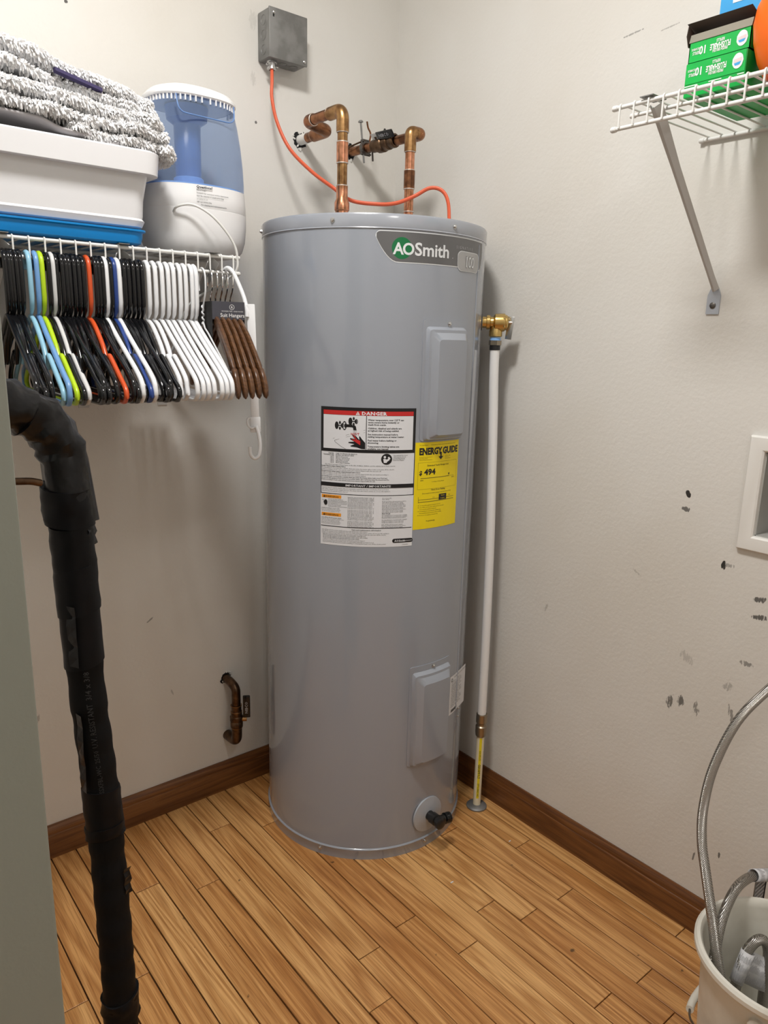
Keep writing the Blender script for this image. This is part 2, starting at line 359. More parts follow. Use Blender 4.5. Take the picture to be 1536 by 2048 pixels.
# ================================================================== STRUCTURE
XW, YW, ZC = -1.96, -2.45, 2.44
def struct(b, name, m, **k): return b.build(name, m, org=(0, 0, 0), kind='structure', **k)
floor = MB().box(XW - .1, .1, YW - .1, .1, -.05, -.012).build('floor', M['gap'], org=(0, 0, 0), kind='structure', smooth=0)
W0, PW = .051, .0572
joints = {0: [-1.063], 1: [-.6665], 2: [-.840], 3: [-.519], 4: [-.829, -1.160], 5: [-.753, -1.060], 7: [-.810], 8: [-.678], 9: [-.213, -1.21], 10: [-.6965],
          11: [-.150, -.8045], 13: [-.316], 15: [-.2435], 17: [-.466], 19: [-.457], 16: [-1.2], 12: [-1.3], 14: [-1.12], 6: [-1.35], 18: [-.9]}
rnd = random.Random(3)
k = 0; x1 = -.0005
while x1 > XW:
    x0 = -(W0 + PW * k)
    js = list(joints.get(k, [-rnd.uniform(.2, .8)]))
    while js[-1] > YW + .25: js.append(js[-1] - rnd.uniform(.42, .8))
    ys = [0.0] + [j for j in js if j > YW] + [YW]
    ge = .0010
    for ya, yb in zip(ys[:-1], ys[1:]):
        g = rnd.choice((.0018, .0014, .0009, .0012)); dz = rnd.uniform(-.0003, .0003)
        cx_, cy_ = (x0 + x1) / 2, (ya + yb) / 2
        hx, hy = (x1 - x0) / 2 - g, (ya - yb) / 2 - ge
        b = .0009
        rings = [[(cx_ + sx * (hx - i), cy_ + sy * (hy - i), z) for sx, sy in ((1, 1), (-1, 1), (-1, -1), (1, -1))] for i, z in ((0, -.012), (0, -b * .7 + dz), (b, dz))]
        MB().loft(rings, True, True).build('plank', M['oak'], floor, smooth=0)
        bpy.context.scene  # (placed below by origin shift)
    x1 = x0; k += 1
# give every plank its own origin so that the grain differs from piece to piece
for o in floor.children:
    c = sum((v.co for v in o.data.vertices), Vector()) / len(o.data.vertices); c.z = 0
    o.data.transform(Matrix.Translation(-c)); o.location = c

# right wall with the opening of the outlet box
OY0, OY1, OZ0, OZ1 = -1.292, -1.084, .883, 1.043
b = MB()
for y0, y1, z0, z1 in ((YW, OY0, 0, ZC), (OY1, .0, 0, ZC), (OY0, OY1, 0, OZ0), (OY0, OY1, OZ1, ZC)): b.box(0, .1, y0, y1, z0, z1)
struct(b, 'wall_right', M['wall_r'], smooth=0)
struct(MB().box(XW, .1, 0, .1, 0, ZC), 'wall_left', M['wall_l'], smooth=0)
struct(MB().box(XW - .1, XW, YW, .1, 0, ZC), 'wall_side', M['wall'], smooth=0)
struct(MB().box(XW - .1, .1, YW - .1, YW, 0, ZC), 'wall_back', M['wall'], smooth=0)
struct(MB().box(XW - .1, .1, YW - .1, .1, ZC, ZC + .1), 'ceiling', M['ceil'], smooth=0)
prof = [(0, 0), (.0135, 0), (.0135, .058), (.0125, .0605), (.0105, .0615), (.0110, .0640), (.0100, .0700), (.0070, .0770), (.0048, .0800), (.0040, .0826), (0, .0826)]
struct(MB().prism(prof, lambda d, z: (XW, -d, z), lambda d, z: (-.0005, -d, z)), 'baseboard_left', M['base'], smooth=30)
struct(MB().prism(prof, lambda d, z: (-d, YW, z), lambda d, z: (-d, -.0135, z)), 'baseboard_right', M['base_y'], smooth=30)
# sage leaf close to the camera on the left
struct(MB().box(XW + .002, -1.288, -1.19, -1.155, .004, 2.04, bev=.003), 'door_1', M['sage'])

# ================================================================== LAMP
t = thing('ceiling_lamp', 'round white ceiling lamp with a lit diffuser', 'lamp', (LAMP_POS[0], LAMP_POS[1], ZC))
MB().lathe([(0, 0), (LAMP_R + .02, 0), (LAMP_R + .02, -.022), (LAMP_R + .008, -.026), (LAMP_R + .004, -.02)], (LAMP_POS[0], LAMP_POS[1], ZC), n=40).build('lamp_base', M['white'], t)
MB().lathe([(LAMP_R + .003, -.018), (LAMP_R, -.032), (LAMP_R * .75, -.046), (LAMP_R * .4, -.053), (0, -.055)], (LAMP_POS[0], LAMP_POS[1], ZC), n=40).build('lamp_diffuser', M['lampglass'], t)

t = thing('ceiling_lamp', 'added unseen round fill lamp behind the camera near the back wall', 'lamp', (FILL_LAMP_POS[0], FILL_LAMP_POS[1], ZC))  # added fill light, shaped as a ceiling lamp, evens out the lower room
MB().lathe([(0, 0), (.17, 0), (.17, -.022), (.158, -.026), (.154, -.02)], (FILL_LAMP_POS[0], FILL_LAMP_POS[1], ZC), n=40).build('lamp_base', M['white'], t)
MB().lathe([(.153, -.018), (.15, -.032), (.11, -.046), (.06, -.053), (0, -.055)], (FILL_LAMP_POS[0], FILL_LAMP_POS[1], ZC), n=40).build('lamp_diffuser', M['lampglass_fill'], t)

# ================================================================== WATER HEATER
HX, HY, HR, HH = -.277, -.2644, .255, 1.4692
def CY(a, z, h=0.0):
    a = math.radians(a); return (HX + (HR + h) * math.cos(a), HY + (HR + h) * math.sin(a), z)
DEG = PI / 180 * HR       # metres per degree on the jacket
heater = thing('water_heater', 'tall grey cylindrical electric water heater with warning stickers standing in the corner', 'water heater', (HX, HY, 0))
O = (HX, HY, 0)
MB().lathe([(HR - .012, .003), (HR, .003), (HR, .026), (HR, 1.447), (HR - .01, 1.447)], O, n=128).build('jacket', M['tank'], heater)
MB().lathe([(HR - .01, 0), (HR + .0022, 0), (HR + .0022, .0235), (HR + .0035, .0255), (HR + .0022, .0275), (HR, .0285)], O, n=128).build('base_ring', M['tank'], heater)
MB().lathe([(HR, 1.4395), (HR + .0022, 1.4405), (HR + .0012, 1.4425), (HR + .0016, 1.4445), (HR + .0020, 1.4650), (HR, HH - .0005), (HR - .004, HH), (HR - .012, HH - .003), (0, HH - .003)], O, n=128).build('lid', M['tank2'], heater)
def screw(parent, a, z, h=0.0, r=.0042, m='steel'):
    d = Vector((math.cos(math.radians(a)), math.sin(math.radians(a)), 0))
    MB().lathe([(r * 1.2, -.001), (r * 1.25, .0008), (r * .8, .001), (r * .8, .003), (r * .55, .0042), (0, .0044)], CY(a, z, h), d, n=8).build('screw', M[m], parent)
for a in (-88.7, -147.4, 151.6, -30, 100): screw(heater, a, 1.4545, .0018)
for a in (-91.5, -152, -30): screw(heater, a, .0165, .002)
# vertical lock seam on the right flank
b = MB()
for (a0, a1, h0) in ((-66.4, -65.3, .0016),):
    ring = []
    for z in (.10, .112, .3, .6, .9, 1.2, 1.43): 
        w = .55 if .105 < z < 1.42 else .2
        am = -65.85
        ring.append([CY(am - w, z, -.001), CY(am - w * .8, z, h0), CY(am + w * .8, z, h0), CY(am + w, z, -.001)])
    b.loft(ring)
b.build('lock_seam', M['tank'], heater)
for z in (.325, .302): screw(heater, -62.0, z, 0, .003)

def cover(aL, aR, z0, z1, topm):
    """pressed access cover that follows the jacket"""
    n = 14; b = MB()
    lev = [(0, 0, 0, 0), (.0000, .0018, 0, 0), (.0070, .0020, topm, .0015), (.0110, .0110, topm + .006, .004), (.0160, .0115, topm + .012, .006), (.0280, .0215, topm + .026, .014)]
    rings = []
    for (i, h, it, ib) in lev:
        ia = i / DEG; l, r_ = aL + ia, aR - ia * .9; zb = z0 + (ib if h > .002 else 0); zt = z1 - (it if h > .002 else (topm if i > .001 else 0)); c = .006
        ring = []
        ca = c / DEG
        for k in range(n + 1): ring.append(CY(l + ca + (r_ - l - 2 * ca) * k / n, zt, h))
        ring += [CY(r_ - ca * .3, zt - c * .3, h)]
        for k in range(5): ring.append(CY(r_, zt - c - (zt - zb - 2 * c) * k / 4, h))
        ring += [CY(r_ - ca * .3, zb + c * .3, h)]
        for k in range(n + 1): ring.append(CY(r_ - ca - (r_ - l - 2 * ca) * k / n, zb, h))
        ring += [CY(l + ca * .3, zb + c * .3, h)]
        for k in range(5): ring.append(CY(l, zb + c + (zt - zb - 2 * c) * k / 4, h))
        ring += [CY(l + ca * .3, zt - c * .3, h)]
        rings.append(ring)
    # flange level must keep the plain top margin
    b.loft(rings, False, False)
    # front face as strips
    R = rings[-1]; vs = []; fs = []
    top = R[:n + 1]; rt = R[n + 1:n + 7]; bot = R[n + 8:2 * n + 9]
    for k in range(n + 1): vs += [top[k], bot[n - k]]
    for k in range(n): fs.append((2 * k, 2 * k + 1, 2 * k + 3, 2 * k + 2))
    b.add(vs, fs)
    lf = [top[0]] + R[-1:] + R[-2:-7:-1] + [R[2 * n + 9]] + [bot[-1]]
    b.add(lf, [tuple(range(len(lf)))])
    rf = [top[-1]] + R[n + 1:n + 8] + [bot[0]]
    b.add(rf, [tuple(range(len(rf)))])
    return b.build('access_cover', M['tank'], heater, smooth=25)
c1 = cover(-104.3, -75.6, 1.0160, 1.2690, .0145); screw(c1, -89.4, 1.2612, .0022)
c2 = cover(-105.2, -76.2, .2375, .4925, .0145); screw(c2, -90.4, .4848, .0022)

# drain valve
dz = .0885
MB().lathe([(.0455, 0), (.0450, .004), (.030, .0065), (.016, .009), (0, .009)], (HX, HY - HR + .0008, dz), (0, -1, 0), n=40).build('drain_plate', M['lightplastic'], heater)
yb = HY - HR - .008
dv = MB().lathe([(.0125, 0), (.0125, .010), (.0145, .011), (.0145, .026), (.0110, .028), (.0110, .034), (.0155, .035), (.0155, .043), (.011, .046), (0, .046)], (HX, yb, dz), (0, -1, 0), n=12).build('drain_valve', M['black'], heater)
MB().lathe([(.0105, 0), (.0105, .018), (.0135, .019), (.0135, .022), (.0118, .023), (.0135, .025), (.0118, .027), (.0135, .029), (.0135, .034), (.010, .034), (.009, .026), (0, .026)], (HX + .006, yb - .026, dz - .002), (.97, -.12, -.10), n=16).build('hose_thread', M['blackgloss'], dv)

# ---- printed labels: everything is laid on the jacket in (u = metres along the girth, z)
class Lab:
    def __init__(s, a0, mats, curl=0, W=1): s.a0 = a0; s.b = MB(); s.mats = mats; s.curl = curl; s.W = W
    def P(s, u, z, l): return CY(s.a0 + u / DEG, z, .0004 + .00022 * l + s.curl * max(0, u / s.W - .35) ** 2)
    def rect(s, u0, u1, z0, z1, m, l):
        n = max(1, int((u1 - u0) / .006)); s.b.mat(m)
        vs = []
        for k in range(n + 1): u = u0 + (u1 - u0) * k / n; vs += [s.P(u, z0, l), s.P(u, z1, l)]
        s.b.add(vs, [(2 * k, 2 * k + 2, 2 * k + 3, 2 * k + 1) for k in range(n)])
    def frame(s, u0, u1, z0, z1, w, m, l):
        s.rect(u0, u1, z1 - w, z1, m, l); s.rect(u0, u1, z0, z0 + w, m, l); s.rect(u0, u0 + w, z0, z1, m, l); s.rect(u1 - w, u1, z0, z1, m, l)
    def text(s, body, u, z, size, m, l, bold=0.0, align='LEFT', sx=1.0, sp=1.0, shear=0.0, res=1):
        vs, fs = text2d(body, size, bold, align, sx, res, sp)
        s.b.mat(m); s.b.add([s.P(u + x + shear * y, z + y, l) for x, y in vs], fs)
    def poly(s, pts, m, l):
        s.b.mat(m); s.b.add([s.P(u, z, l) for u, z in pts], [tuple(range(len(pts)))])
    def disc(s, u, z, r, m, l, n=28, rz=None, r0=0):
        rz = rz or r; s.b.mat(m)
        rr = [r0 / r if r0 else .02, .5, 1] if not r0 else [r0 / r, 1]
        vs = [s.P(u + r * q * math.cos(2 * PI * k / n), z + rz * q * math.sin(2 * PI * k / n), l) for q in rr for k in range(n)]
        fs = [(i * n + k, i * n + (k + 1) % n, (i + 1) * n + (k + 1) % n, (i + 1) * n + k) for i in range(len(rr) - 1) for k in range(n)]
        s.b.add(vs, fs)
    def stroke(s, pts, w, m, l):
        s.b.mat(m)
        for (a, b_) in zip(pts[:-1], pts[1:]):
            d = Vector((b_[0] - a[0], b_[1] - a[1])); 
            if d.length < 1e-7: continue
            nrm = Vector((-d.y, d.x)).normalized() * w / 2
            s.b.add([s.P(a[0] + nrm.x, a[1] + nrm.y, l), s.P(a[0] - nrm.x, a[1] - nrm.y, l), s.P(b_[0] - nrm.x, b_[1] - nrm.y, l), s.P(b_[0] + nrm.x, b_[1] + nrm.y, l)], [(0, 1, 2, 3)])
    def done(s, name, parent, **k): 
        return s.b.build(name, s.mats, parent, smooth=0, fix=False, **k)
def sheet(aL, aR, z0, z1, name, m, label, curl=0):
    L_ = Lab(aL, [m], curl, (aR - aL) * DEG); L_.rect(0, (aR - aL) * DEG, z0, z1, 0, 0)
    return L_.done(name, heater, label=label)
FILL = ['Read and follow all instructions before installing or servicing this heater', 'keep the area around the heater clear of combustible materials and vapors at all times', 'turn off the electric power supply and close the water inlet valve before service', 'do not use this appliance if any part has been under water call a technician', 'the manufacturer recommends a suitable drain pan under the heater where leaks occur', 'install according to local codes and the instruction manual shipped with this unit']
fr_ = random.Random(5)
def filler(n):
    w = []
    while len(' '.join(w)) < n: w += fr_.choice(FILL).split()
    s_ = ' '.join(w); k_ = s_.find(' ', n - 4)
    return s_[:max(k_, n - 6)] if k_ > 0 else s_[:n]

# --- warning label
WL, WRR = -152.7, -106.4; WW = (WRR - WL) * DEG; Z1, Z0 = 1.0865, .7855
wl = sheet(WL, WRR, Z0, Z1, 'warning_label', M['labelw'], 'white, black and red DANGER warning label')
L = Lab(WL, [M['labelb'], M['red'], M['labelw'], M['orangep'], M['print_grey']])
L.rect(0, WW, .9925, Z1, 0, 1)                                  # black surround of the danger box
L.rect(.006, WW - .006, 1.0705, 1.0795, 1, 2)
L.poly([(.0765, 1.0712), (.0855, 1.0712), (.0810, 1.0788)], 2, 3); L.rect(.0805, .0815, 1.0735, 1.0765, 1, 4); L.rect(.0805, .0815, 1.0722, 1.0730, 1, 4)
L.text('DANGER', .0890, 1.0714, .0100, 2, 3, .032, sx=1.26, sp=1.05)
L.rect(.006, .0985, .9985, 1.0700, 2, 2); L.rect(.1000, WW - .006, .9985, 1.0700, 2, 2)
y = 1.0600
for s_, gap in (('Water temperature over 125°F can', 0), ('cause severe burns instantly or', 0), ('death from scalds.', .0025), ('Children, disabled and elderly are', 0), ('at highest risk of being scalded.', .0028), ('See instruction manual before', 0), ('setting temperature at water heater.', .0028), ('Feel water before bathing or', 0), ('showering.', .0028), ('Temperature limiting valves are', 0), ('available, see manual.', 0)):
    L.text(s_, .1025, y, .0047, 0, 3, .028, sx=1.12); y -= .0050 + gap
# pictogram: taps, spout, water and hand
for (u, z) in ((.036, 1.0480), (.0655, 1.0575)):
    L.disc(u, z, .0042, 0, 3, rz=.0080); 
    for dx, dz_ in ((.007, .006), (.007, -.006), (.012, 0)): L.disc(u + dx, z + dz_, .0022, 0, 3, n=12, rz=.0034)
    L.stroke([(u, z), (u + .012, z)], .0022, 0, 3); L.disc(u + .0125, z, .0036, 0, 3, n=14, rz=.0052, r0=.0024)
L.disc(.0530, 1.0480, .0046, 0, 3, rz=.0095, r0=.0034); L.disc(.0555, 1.048, .003, 0, 3, rz=.005)
L.stroke([(.0550, 1.0480), (.0700, 1.0480), (.0740, 1.0462)], .0062, 0, 3); L.poly([(.0705, 1.0500), (.0770, 1.0480), (.0790, 1.0390), (.0720, 1.0390)], 0, 3)
L.text('HOT', .0665, 1.0285, .0075, 1, 4, .01, sx=1.15)
for i in range(5): L.stroke([(.0725 + i * .0014, 1.0385), (.0715 + i * .0018, 1.0200)], .0003, 0, 3)
L.stroke([(.0275, 1.0195), (.0600, 1.0290), (.0970, 1.0400)], .0005, 0, 3); L.stroke([(.036, 1.0175), (.0620, 1.0255), (.0970, 1.0350)], .0004, 0, 3)
L.stroke([(.036, 1.0175), (.0315, 1.0160), (.0325, 1.0130), (.0470, 1.0030), (.0560, .9990)], .0006, 0, 3)
palm = [(.0975, .9995), (.0975, 1.0130), (.0900, 1.0215), (.0860, 1.0270), (.0842, 1.0262), (.0850, 1.0190), (.0790, 1.0255), (.0705, 1.0305), (.0695, 1.0285), (.0760, 1.0205), (.0660, 1.0222), (.0650, 1.0202), (.0745, 1.0150), (.0620, 1.0140), (.0620, 1.0118), (.0750, 1.0098), (.0660, 1.0060), (.0670, 1.0045), (.0800, 1.0030), (.0900, .9998)]
L.poly(palm, 0, 3)
L.poly([(.0745, 1.0275), (.0712, 1.0290), (.0775, 1.0195), (.0680, 1.0200), (.0790, 1.0130), (.0870, 1.0080), (.0870, 1.0170), (.0800, 1.0200)], 1, 4)
# middle block
L.frame(0, WW, .8995, .9930, .0014, 0, 1)
y = .9870
for a_, b_ in (('WATER', 'TIME TO PRODUCE SERIOUS'), ('TEMPERATURE', 'BURNS ON ADULT SKIN'), ('160°F', 'About 1/2 second'), ('150°F', 'About 1-1/2 seconds'), ('140°F', 'Less than 5 seconds'), ('130°F', 'About 30 seconds'), ('120°F', 'More than 5 minutes')):
    L.text(a_, .0300, y, .0033, 0, 2, .012, 'RIGHT', sx=1.1); L.text(b_, .0345, y, .0033, 0, 2, .012, sx=1.1); y -= .00325
L.disc(.1435, .9790, .0118, 0, 2); L.disc(.1395, .9835, .0026, 2, 3, n=16); L.poly([(.1362, .9795), (.1400, .9800), (.1440, .9780), (.1475, .9812), (.1500, .9775), (.1440, .9730), (.1440, .9712), (.1375, .9712)], 2, 3)
L.poly([(.1455, .9828), (.1485, .9845), (.1518, .9800), (.1490, .9782)], 2, 3)
y = .9860
for s_ in ('See manual for more', 'information about', 'preventing burns', 'from hot water.'): L.text(s_, .1580, y, .0034, 0, 2, .008, sx=1.1); y -= .0035
y = .9630
for s_, bo, ind in (('The time to produce serious burns on the skin of infants, children, and the elderly can be much shorter.', .004, .010), ('Install Thermostatic Mixing Valves', .022, .002), (filler(104), 0, .002), (filler(92), 0, .002), ('Requirements when using a supplemental heat source', .022, .002), (filler(106), 0, .002), (filler(70), 0, .002), (filler(96), .018, .002), (filler(104), .014, .002), (filler(84), .012, .002)):
    L.text(s_, ind, y, .0033, 0, 2, bo, sx=1.10 if bo < .02 else 1.2); y -= .0037
L.rect(0, WW, .9165, .9250, 0, 2); L.text('IMPORTANT / IMPORTANTE', WW * .51, .9182, .0062, 2, 3, .012, 'CENTER', sx=1.25)
y = .9120
for n_ in (100, 106, 44): L.text(filler(n_), .003, y, .0032, 0, 2, 0, sx=1.1); y -= .0037
# lower columns
for zt in (.8975, .8575):
    L.rect(.0025, .0475, zt - .0072, zt, 3, 1); L.text('WARNING', .0255, zt - .0060, .0056, 0, 2, .01, 'CENTER', sx=1.2); L.poly([(.0060, zt - .0062), (.0105, zt - .0062), (.00825, zt - .0012)], 0, 2)
L.disc(.0120, .8800, .0042, 0, 2, rz=.0062); L.stroke([(.004, .886), (.009, .883), (.006, .879)], .0007, 0, 2)
y = .8870
for k_ in range(6): L.text(filler(24), .0180, y, .0031, 0, 2, .004, sx=1.08); y -= .0032
y -= .001
for k_ in range(3): L.text(filler(34), .0025, y, .0031, 0, 2, .008 if k_ < 1 else 0, sx=1.08); y -= .0033
y = .8455
for k_ in range(5): L.text(filler(36 if k_ < 3 else 33), .0025, y, .0031, 0, 2, .015 if k_ == 0 else 0, sx=1.08); y -= .0033
y = .8935
for k_ in range(22):
    if k_ in (9, 17): y -= .0012
    L.text(filler(42), .0620, y, .0031, 0, 2, .012 if k_ == 0 else .003, sx=1.1); y -= .00298
y = .8935
for k_ in range(21):
    if k_ == 11: L.text('NOTICE', .1360, y - .001, .0040, 0, 2, .02, sx=1.25); y -= .0042; continue
    if k_ in (2, 15, 18): y -= .0016
    L.text(filler(38 if k_ > 1 else 16), .1360, y, .0031, 0, 2, .003, sx=1.1); y -= .00292
L.rect(.0010, WW - .002, .8268, .8284, 0, 1)
L.text('Care and maintenance information', WW * .5, .8215, .0040, 0, 2, .015, 'CENTER', sx=1.15)
y = .8182
for k_, (n_, bo) in enumerate(((72, 0), (104, 0), (100, 0), (70, .01), (72, .01), (58, .015), (64, 0), (84, 0), (104, 0))): L.text(filler(n_), .003 if k_ < 3 else .0055, y, .0032, 0, 2, bo, sx=1.1); y -= .0034
L.rect(.1650, .2030, .7940, .8035, 0, 1); L.disc(.1650, .79875, .00475, 0, 1, n=16); L.disc(.2030, .79875, .00475, 0, 1, n=16)
L.text('AOSmith', .1655, .7964, .0062, 2, 2, .02, sx=1.05); L.text('WARRANTY', .1850, .7970, .0036, 2, 2, 0, sx=1.05); L.text('100304743', .1830, .7888, .0030, 0, 2, 0)
L.done('label_print', wl)

# --- yellow energy label
EL, ER = -106.2, -77.8; EW = (ER - EL) * DEG; E1, E0 = 1.0132, .8207
el = sheet(EL, ER, E0, E1, 'energy_label', M['yellow'], 'bright yellow energy label')
L = Lab(EL, [M['labelb'], M['yellow']])
L.text('U.S. Government', .010, 1.0060, .0030, 0, 1, 0); L.text('Federal law prohibits removal of this label before purchase', .040, 1.0060, .0030, 0, 1, 0, sx=1.02)
L.text('ENERGY', .0095, .9865, .0200, 0, 1, .050, sx=.80, res=2); L.text('GUIDE', .0725, .9865, .0200, 0, 1, .050, sx=.84, res=2)
L.rect(.0655, .0695, .978, .990, 0, 2); L.poly([(.0605, .9805), (.0745, .9805), (.0675, .9735)], 0, 2)
for i in range(3): L.text(filler(24), .0105, .9800 - .0030 * i, .0026, 0, 1, 0); L.text(filler(14), .0800, .9800 - .0030 * i, .0026, 0, 1, 0)
L.frame(.008, EW - .006, .9100, .9690, .0003, 0, 1)
L.text('Estimated Yearly Energy Cost', .0615, .9605, .0048, 0, 2, .012, 'CENTER', sx=1.05)
L.text('$', .0110, .9420, .0130, 0, 1, .035, sx=1.1); L.text('494', .0240, .9420, .0175, 0, 1, .038, sx=1.12, res=2)
L.rect(.0150, .0950, .9340, .9350, 0, 1); L.rect(.0950, .1120, .9343, .9347, 0, 1); L.poly([(.0920, .9412), (.0975, .9412), (.0948, .9358)], 0, 1); L.rect(.0946, .0950, .934, .938, 0, 1)
L.text('$485', .0145, .9285, .0040, 0, 1, 0); L.text('$508', .1045, .9295, .0040, 0, 1, 0)
L.text('Cost Range of Similar Models', .0620, .9245, .0030, 0, 1, 0, 'CENTER')
L.text('First Hour Rating', .0640, .9060, .0054, 0, 1, .015, 'CENTER', sx=1.05); L.text('(How much hot water you get in the first hour of use)', .0620, .8995, .0036, 0, 1, .005, 'CENTER', sx=1.05)
L.rect(.0110, .0116, .8800, .8935, 0, 1); L.rect(.0110, .1140, .8866, .8874, 0, 1); L.rect(.0110, .1140, .8812, .8822, 0, 1)
L.rect(.0660, .0890, .8830, .8960, 0, 2); L.text('Medium', .0775, .8915, .0034, 1, 3, .01, 'CENTER'); L.text('51 gallons', .0775, .8855, .0032, 1, 3, .01, 'CENTER')
L.text('Low', .0480, .8895, .0034, 0, 1, 0); L.text('High', .0960, .8905, .0034, 0, 1, 0)
y = .8730
for n_, bl in ((50, 1), (56, 1), (40, 0), (48, 1), (44, 0), (44, 1)):
    if bl: L.disc(.0118, y + .0012, .0009, 0, 1, n=8)
    L.text(filler(n_), .0150, y, .0031, 0, 1, 0, sx=1.0); y -= .0044
L.text('ftc.gov/energy', .0330, .8370, .0042, 0, 1, .012)
L.done('label_print', el)

# --- rating plate on the flank
rl = sheet(-74.6, -53.8, .3265, .4300, 'rating_label', M['labelw'], 'white rating label curling at its right edge', .016)
RW = 20.8 * DEG
L = Lab(-74.6, [M['labelb']], .016, 20.8 * DEG)
L.disc(.0090, .4190, .0045, 0, 1, n=16, r0=.003); L.text('C', .0072, .4172, .0050, 0, 1, .01)
L.text('FOR INDOOR INSTALLATION ONLY', .0200, .4210, .0042, 0, 1, .01, sx=1.15)
y = .4120
for k_ in range(15):
    L.text(fr_.choice(['MODEL NO.    SERIAL NO.', 'LISTED HOUSEHOLD USE', 'CAP. US GAL. 50   VOLTS 240', 'UPPER ELEMENT 4500 WATTS', 'LOWER ELEMENT 4500 WATTS', 'TOTAL WATTS 4500   PHASE 1', 'WORKING PRESSURE 150 PSI', 'TEST PRESSURE 300 PSI']), .0070, y, .0040, 0, 1, .006, sx=1.15); y -= .0048
for k_ in range(16): L.rect(.010 + k_ * .0022, .0112 + k_ * .0022 + (k_ % 3) * .0003, .3310, .3385, 0, 1)
L.done('label_print', rl)

# --- maker's badge
BL_ = -127.9
bd_pts = lambda k_: None
def badge_cols(off):
    """(u, zlow, zhigh) columns of the badge outline shrunk by off"""
    Wd = (-60.2 + 127.9) * DEG; out = []
    n = 46
    for k_ in range(n + 1):
        u = off + (Wd - 2 * off) * (1 - math.cos(PI * k_ / n)) / 2
        zt = 1.4370 - off
        if u < .010: zt -= .010 * (1 - math.sqrt(max(0, 1 - ((.010 - u) / .010) ** 2)))
        q = min(1, u / .046)
        zl = 1.4260 + off - (1.4260 - 1.3765) * (math.sin(q * PI / 2) ** .85)
        ur = Wd - u
        if ur < .020: zr = 1.4300 + off - (1.4300 - 1.3765) * math.sqrt(max(0, 1 - ((.020 - ur) / .020) ** 2)); zl = max(zl, zr)
        if ur < .004: zt -= .004 - ur
        out.append((u, min(zl, zt - .0002), zt))
    return out
bl = Lab(BL_, [M['badgew']])
def colfill(L_, cols, m, l):
    L_.b.mat(m); vs = []
    for u, a_, c_ in cols: vs += [L_.P(u, a_, l), L_.P(u, c_, l)]
    L_.b.add(vs, [(2 * k_, 2 * k_ + 2, 2 * k_ + 3, 2 * k_ + 1) for k_ in range(len(cols) - 1)])
colfill(bl, badge_cols(0), 0, 0)
badge = bl.done('badge', heater, label='grey badge with a silver outline and green logo disc')
L = Lab(BL_, [M['badge'], M['badgew'], M['logogreen'], M['badge2'], M['greyp']])
colfill(L, badge_cols(.0018), 0, 1)
L.disc(.0535, 1.4045, .0208, 2, 2, n=40)
def U(a): return (a - BL_) * DEG
L.text('A', U(-119.8), 1.3930, .0310, 1, 3, .026, sx=.98, res=3); L.text('O', U(-115.6), 1.3930, .0310, 1, 3, .026, sx=.98, res=4)
L.text('Smith', U(-109.9), 1.3925, .0345, 1, 3, .020, sx=1.06, res=3); L.text('.', U(-89.3), 1.3925, .016, 1, 3)
L.text('SIGNATURE', U(-86.6), 1.4135, .0080, 4, 3, .008, sx=.80, sp=1.95, res=2)
for (m_, l_, o_) in ((1, 3, 0), (3, 4, .0011)):
    u0, u1 = U(-85.6) + o_, U(-66.2) - o_; cols = []
    for k_ in range(25):
        u = u0 + (u1 - u0) * (1 - math.cos(PI * k_ / 24)) / 2; rr = .013; e = min(u - u0, u1 - u)
        c_ = rr - math.sqrt(max(0, rr * rr - (rr - min(e, rr)) ** 2)); cols.append((u, 1.3700 + o_ + c_ * 1.1, 1.4100 - o_ - c_ * .8))
    colfill(L, cols, m_, l_)
L.text('100', (u0 + u1) / 2, 1.3790, .0310, 1, 7, .008, 'CENTER', sx=.80, res=3); L.text('100', (u0 + u1) / 2, 1.3790, .0310, 0, 5, .038, 'CENTER', sx=.80, res=3)
L.done('badge_print', badge)
# ================================================================== RELIEF VALVE AND DISCHARGE PIPE
d = Vector((.7071, -.7071, 0)); VZ = 1.2705; c0 = Vector((HX, HY, VZ))
rv = thing('relief_valve', 'yellow brass relief valve with a grey lever on the right flank of the water heater', 'valve', tuple(c0 + d * .256))
vb = MB().lathe([(0, .2565), (.013, .2565), (.013, .266), (.0165, .267), (.0165, .274), (.0125, .276), (.0130, .282), (.0195, .286), (.0205, .300), (.0205, .308), (.0175, .310), (.0175, .3125), (.014, .316), (0, .3165)], c0, d, n=20)
body_c = c0 + d * .289
vb.lathe([(.0125, -.001), (.0125, -.012), (.0155, -.020), (.0155, -.0315), (.012, -.033), (0, -.033)], body_c, n=20)
vb.box(-.011, .011, -.0215, -.018, -.011, .011, bev=.001, M=Matrix.Translation(c0 + d * .294) @ Matrix.Rotation(math.radians(-45 + 60), 4, 'Z'))
vb.build('valve_body', M['valvebrass'], rv)
lev = MB(); lp = c0 + d * .318
lev.box(-.0015, .0015, -.008, .008, -.038, .014, bev=.0012, M=Matrix.Translation(lp + Vector((.003, -.003, 0))) @ Matrix.Rotation(math.radians(20), 4, 'Z') @ Matrix.Rotation(math.radians(6), 4, 'X'))
lev.cyl(lp - d * .003, lp + d * .008, .004, 8)
lev.build('lever', M['steel'], rv, label='zinc grey lever')
MB().lathe([(0, 0), (.019, 0), (.019, .0012), (.013, .0022)], c0 + d * .2552, d, n=20).build('collar', M['galv'], rv)
pt = Vector((body_c.x, body_c.y, 0))
P_ = [(pt.x, pt.y, 1.2255), (pt.x + .001, pt.y - .001, 1.15), (pt.x + .004, pt.y - .004, 1.05), (-.0690, -.480, .90), (-.0650, -.4835, .72), (-.0628, -.4858, .50), (-.0616, -.4868, .262)]
dp = thing('discharge_pipe', 'long white plastic drain pipe running down beside the water heater to a floor flange', 'pipe', (-.061, -.4873, 0))
